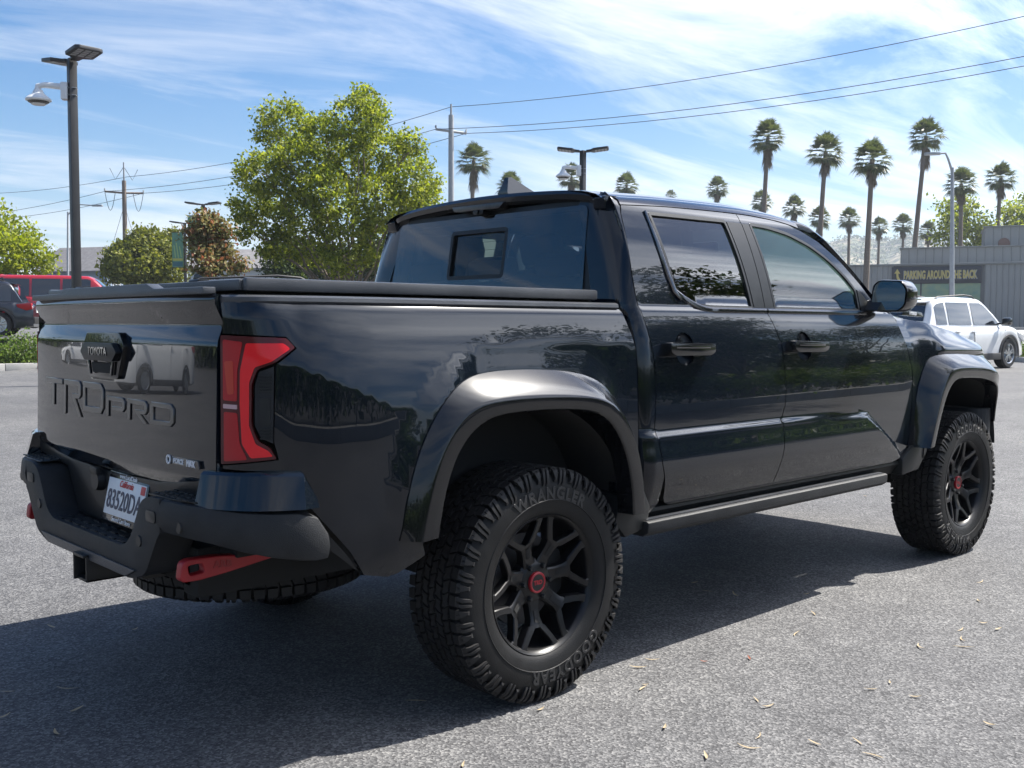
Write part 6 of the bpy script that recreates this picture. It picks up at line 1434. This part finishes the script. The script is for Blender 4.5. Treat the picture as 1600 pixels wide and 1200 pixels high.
        if cladding:
            for a in ax:
                q = MB(); nn = 17; vv = []
                for i in range(nn):
                    th = math.pi*(-.06+1.12*i/(nn-1))
                    for rr, yy in ((wr+.062, .01), (wr+.068, .022), (wr+.12, .018), (wr+.125, .0)): xx = a-rr*math.cos(th); vv.append((xx, s*(hw(xx)+yy), wr-.02+rr*math.sin(th)))
                q.add(vv, [(i*4+j, i*4+j+1, (i+1)*4+j+1, (i+1)*4+j) for i in range(nn-1) for j in range(3)]); q.build('arch_cladding', M['cladding'], t, 40)
            q = MB(); q.box((ax[0]+wr+.1, s*W/2-.05, gb-.02), (ax[1]-wr-.1, s*W/2+.012, gb+.14), .02); q.build('sill_cladding', M['cladding'], t)
        if lamps:
            q = MB(); q.prism(rounded([(xr+.02, belt-.20), (xr+.05, belt-.01), (xr+.45, belt-.06), (xr+.42, belt-.14), (xr+.18, belt-.24)], .02), 'y', s*(W/2-.38), s*(hw(xr+.25)+.006), .01); q.build('tail_light', M['lens'], t)
            q = MB(); q.prism(rounded([(xf-.05, nose-.16), (xf-.08, nose-.02), (xf-.48, hood-.12), (xf-.36, hood-.24)], .02), 'y', s*(W/2-.42), s*(hw(xf-.25)+.004), .01); q.build('headlight', M['car_head'], t)
        if rails:
            q = MB(); q.tube([(rg[1]+.15, s*.60, H-roof_drop+.02), (rg[1]+.3, s*.60, H-.01), (-.3, s*.60, H+.055), (ws[1]-.3, s*.60, H+.03), (ws[1]-.15, s*.60, H-.04)], .018, 6); q.build('roof_rail', M['cladding'], t)
        for a in ax: car_wheel(wr, .23, t, (a, s*(W/2-.115), wr), s, dark_rim)
    q = MB(); q.box((xr-.03, -W*.40, .38), (xr+.2, W*.40, .60), .04); q.build('rear_bumper', M['cladding'] if cladding else paint, t)
    q = MB(); q.box((xf-.2, -W*.40, .30), (xf+.02, W*.40, .52), .04); q.build('front_bumper', M['cladding'] if cladding else paint, t)
    q = MB(); q.box((xr-.012, -.16, belt-.30), (xr+.03, .16, belt-.15), .01); q.build('number_plate', M['house_trim'], t)
    q = MB(); q.prism([(rg[1]-.14, H-roof_drop-.02), (rg[1]+.2, H-roof_drop+.055), (rg[1]+.2, H-roof_drop+.02), (rg[1]-.12, H-roof_drop-.05)], 'y', -.60, .60, .01); q.build('roof_spoiler', paint, t)
    q = MB(); q.prism([(rg[1]+.25, H-.03), (rg[1]+.28, H+.085), (rg[1]+.33, H+.085), (rg[1]+.50, H-.01)], 'y', -.02, .02, .008); q.build('antenna_fin', M['gloss_black'], t)
    q = MB(); q.box((ax[0]-.4, -.62, .20), (ax[1]+.4, .62, .55)); q.build('underbody', M['dark'], t)
    return t
def place(px, D, dx=0): return ground_at(px, D)
car('white_suv', 'white compact SUV with silver wheels parked beyond the front of the truck', ground_at(1477, 24.6), R(-6), M['p_white'], 4.25, 1.80, 1.69, group=None)
car('red_van', 'bright red boxy van with long dark side windows behind the dark SUV', ground_at(115, 36.5)+Vector((0, 0, .30)), view_az-R(78), M['p_red'], 5.2, 1.95, 1.86, .37, 3.0, 1.10, 1.08, .85, None, (1.45, .75), (-2.52, -2.40), .03, 'van', wins=[(-2.30, -1.25), (-1.17, -.25), (-.17, .75)], rails=False, cladding=False)
car('dark_suv', 'black SUV with red tail lamp cut by the left picture edge', ground_at(-76, 30.5)+Vector((0, 0, .10)), view_az+R(108), M['p_black'], 4.7, 1.88, 1.70, .37, 2.75)
car('dark_suv', 'dark grey SUV with shark fin and spoiler, roof showing above the truck bed cover', ground_at(452, 16.2)+Vector((0, 0, .20)), view_az-R(66), M['p_dark'], 4.7, 1.88, 1.70, .37, 2.75, rails=True)
car('silver_car', 'silver car mostly hidden behind the tailgate, only its roof showing', ground_at(215, 33)+Vector((0, 0, .10)), view_az-R(75), M['p_silver'], 4.6, 1.82, 1.46, .34, 2.7, .92, .90, .70, None, (1.05, .25), (-1.75, -1.0), .08, 'car', rails=False, cladding=False)
car('white_suv', 'white SUV seen through the front side window of the truck', ground_at(1258, 23), view_az-R(80), M['p_white'], 4.6, 1.86, 1.68, group=None)
ys = tag(empty('warning_sign', ground_at(1229, 31)), 'yellow diamond pedestrian sign seen through the front side window', 'sign'); _b = ground_at(1229, 31); _z = float(at(1229, 443, 31)[2])-_b.z; _M = Matrix.Translation((0, 0, _z)) @ Matrix.Rotation(view_az, 4, 'Z')
M['sign_warn'] = mat('warning_yellow', (.75, .48, .02), .5)
MB().tube([(0, 0, -.1), (0, 0, _z+.5)], .035, 8).build('post', M['galv'], ys)
MB().prism(rounded([(-.40, 0), (0, .40), (.40, 0), (0, -.40)], .05), 'x', -.05, -.04, .002, M=_M).build('sign_plate', M['sign_warn'], ys)
MB().box((-.05, -.30, -.62), (-.04, .30, -.42), .002, _M).build('lower_plate', M['sign_warn'], ys)
_q = MB(); _q.lathe([(0, -.056), (.05, -.056)], 12, 'x', (0, 0, .17)); _q.add([(-.056, y, z) for y, z in ((-.07, .10), (.07, .10), (.10, -.05), (.05, -.05), (.09, -.24), (.04, -.24), (0, -.08), (-.05, -.24), (-.10, -.24), (-.05, -.04), (-.10, -.02))], [(0, 1, 2, 3, 6, 9, 10), (3, 4, 5, 6), (6, 7, 8, 9)]); _q.v = [tuple(_M @ Vector(w)) for w in _q.v]; _q.build('walking_figure', M['dark'], ys, None)
# vehicles behind the photographer's left shoulder, mirrored in the tailgate
car('white_van', 'white panel van with black lower trim mirrored in the tailgate', (-12.4, 22.0, gz(-12.4, 22)), R(0), M['p_white'], 5.6, 2.05, 2.35, .34, 3.4, 1.35, 1.15, .85, None, (2.1, 1.1), (-2.76, -2.70), .02, 'van', wins=[(.55, 1.55)], rails=False)
car('white_car', 'low white car mirrored small in the left of the tailgate', (-17, 46, gz(-17, 46)), R(8), M['p_white'], 4.6, 1.84, 1.50, .35, 2.75, .95, .92, .72, None, (1.1, .2), (-1.9, -1.2), .08, 'car', rails=False)
car('grey_car', 'dark grey car parked beyond the low white car mirrored in the tailgate', (-22, 58, gz(-22, 58)), R(8), M['p_dark'], 4.6, 1.84, 1.62, .35, 2.75, group=None)
# ------------------------------------------------------------------ fallen leaves
M['dry_leaf'] = leaf_mat('dry_leaf', [(.30, .23, .14), (.42, .34, .22), (.36, .27, .16)], .1, .7); M['red_leaf'] = leaf_mat('red_dry_leaf', [(.22, .07, .04), (.28, .10, .06)], .1, .7)
def leaf_mesh(L_, w, curl, bend):
    n = 7; v = []
    for i in range(n):
        t = i/(n-1); x = (t-.5)*L_; ww = w*math.sin(math.pi*(t*.94+.03))**.8; y = bend*L_*(1-(2*t-1)**2); z = .003+curl*L_*(2*t-1)**2
        v += [(x, y-ww/2, z+ww*.22), (x, y, z), (x, y+ww/2, z+ww*.22)]
    me = bpy.data.meshes.new('fallen_leaf'); me.from_pydata(v, [], [(i*3+j, i*3+j+1, (i+1)*3+j+1, (i+1)*3+j) for i in range(n-1) for j in range(2)]); smooth(me, None); me.materials.append(M['dry_leaf']); return me
lm = [leaf_mesh(.085, .011, .07, .10), leaf_mesh(.065, .013, .12, -.08), leaf_mesh(.10, .010, .05, .14), leaf_mesh(.05, .012, .15, .03)]
rng = random.Random(5); cnt = 0
fixed = [(1005, 1078, 0), (1170, 1030, 1), (1246, 992, 0), (1390, 1068, 0), (1360, 1078, 0), (1430, 1090, 0), (1506, 1000, 0), (1260, 930, 0), (1270, 960, 0), (120, 1112, 0), (105, 1077, 0), (210, 985, 0), (10, 1083, 0), (80, 982, 0), (650, 1098, 0), (845, 1110, 0), (1500, 985, 0), (1530, 940, 0), (1105, 925, 0), (1085, 912, 0), (1150, 930, 0), (1560, 985, 0), (1440, 1012, 0), (1100, 1035, 1)]
pts = [(un(a, b, 'z', 0), c) for a, b, c in fixed]
while len(pts) < 56:
    a = rng.uniform(0, 1600); b = rng.uniform(600, 1198); p = un(a, b, 'z', 0)
    if p[1] < -.9 or p[0] > 4.5 or (rng.random() < .25 and abs(p[1]) < .8): 
        if math.hypot(p[0]-CAM[0], p[1]-CAM[1]) < 16: pts.append((p, 0))
for k, (p, red) in enumerate(pts):
    if math.hypot(p[0]-CAM[0], p[1]-CAM[1]) > 16: continue
    o = bpy.data.objects.new('fallen_leaf', lm[k % 4]); col.objects.link(o); o.location = (p[0], p[1], gz(p[0], p[1])+.002); o.rotation_euler = (rng.uniform(-.15, .15), rng.uniform(-.1, .1), rng.uniform(0, 6.28)); s = rng.uniform(.5, .9); o.scale = (s, s, s)
    if red:
        o.material_slots[0].link = 'OBJECT'; o.material_slots[0].material = M['red_leaf']
        tag(o, 'reddish brown curled leaf on the sunlit asphalt, '+('nearer to the rear wheel' if k > 5 else 'farther right of the rear wheel'), 'leaf', 'reddish leaves on the asphalt')
    else: tag(o, 'slender dry tan leaf lying in the shadow of the truck' if (-.86 < p[1] < 1.35 and p[0] < 3.6) else 'slender dry tan leaf lying on sunlit grey asphalt', 'leaf', 'dry tan leaves on the asphalt')

# ------------------------------------------------------------------ woods added out of view to block the yellow horizon, and the air
def horizon_block_woods():
    rng = np.random.default_rng(31); P = []
    for k in range(1000):
        a = rng.uniform(view_az+R(33), view_az+R(327)); d = rng.uniform(70, 110); h = rng.uniform(4, 8)
        c = np.array([CAM[0]+math.cos(a)*d, CAM[1]+math.sin(a)*d, .2]); n = 60
        q = rng.normal(size=(n, 3))*np.array([2.4, 2.4, h*.28]); q[:, 2] += h*.5; P.append(c+q)
    tag(mobj('horizon_block_woods', leaves_mesh('horizon_block_woods', np.concatenate(P), 1.0, rng, 0, .9), M['leaf_dark']), 'added belt of dark trees out of view, blocking the yellow horizon round the lot', 'woods', kind='stuff')
horizon_block_woods()
def haze():
    m = bpy.data.materials.new('haze_air'); m.use_nodes = True; nt = m.node_tree; nt.nodes.clear(); out = nt.nodes.new('ShaderNodeOutputMaterial'); v = nt.nodes.new('ShaderNodeVolumePrincipled')
    v.inputs['Color'].default_value = (.80, .88, 1.0, 1); v.inputs['Density'].default_value = .00035; v.inputs['Anisotropy'].default_value = .25; nt.links.new(v.outputs[0], out.inputs['Volume'])
    mb = MB(); mb.box((-1500, -1500, -1.0), (1500, 1500, 140)); o = mb.build('haze', m, None, None); tag(o, 'thin pale haze over the whole place', 'haze', kind='stuff')
HAZE = True
if HAZE: haze()
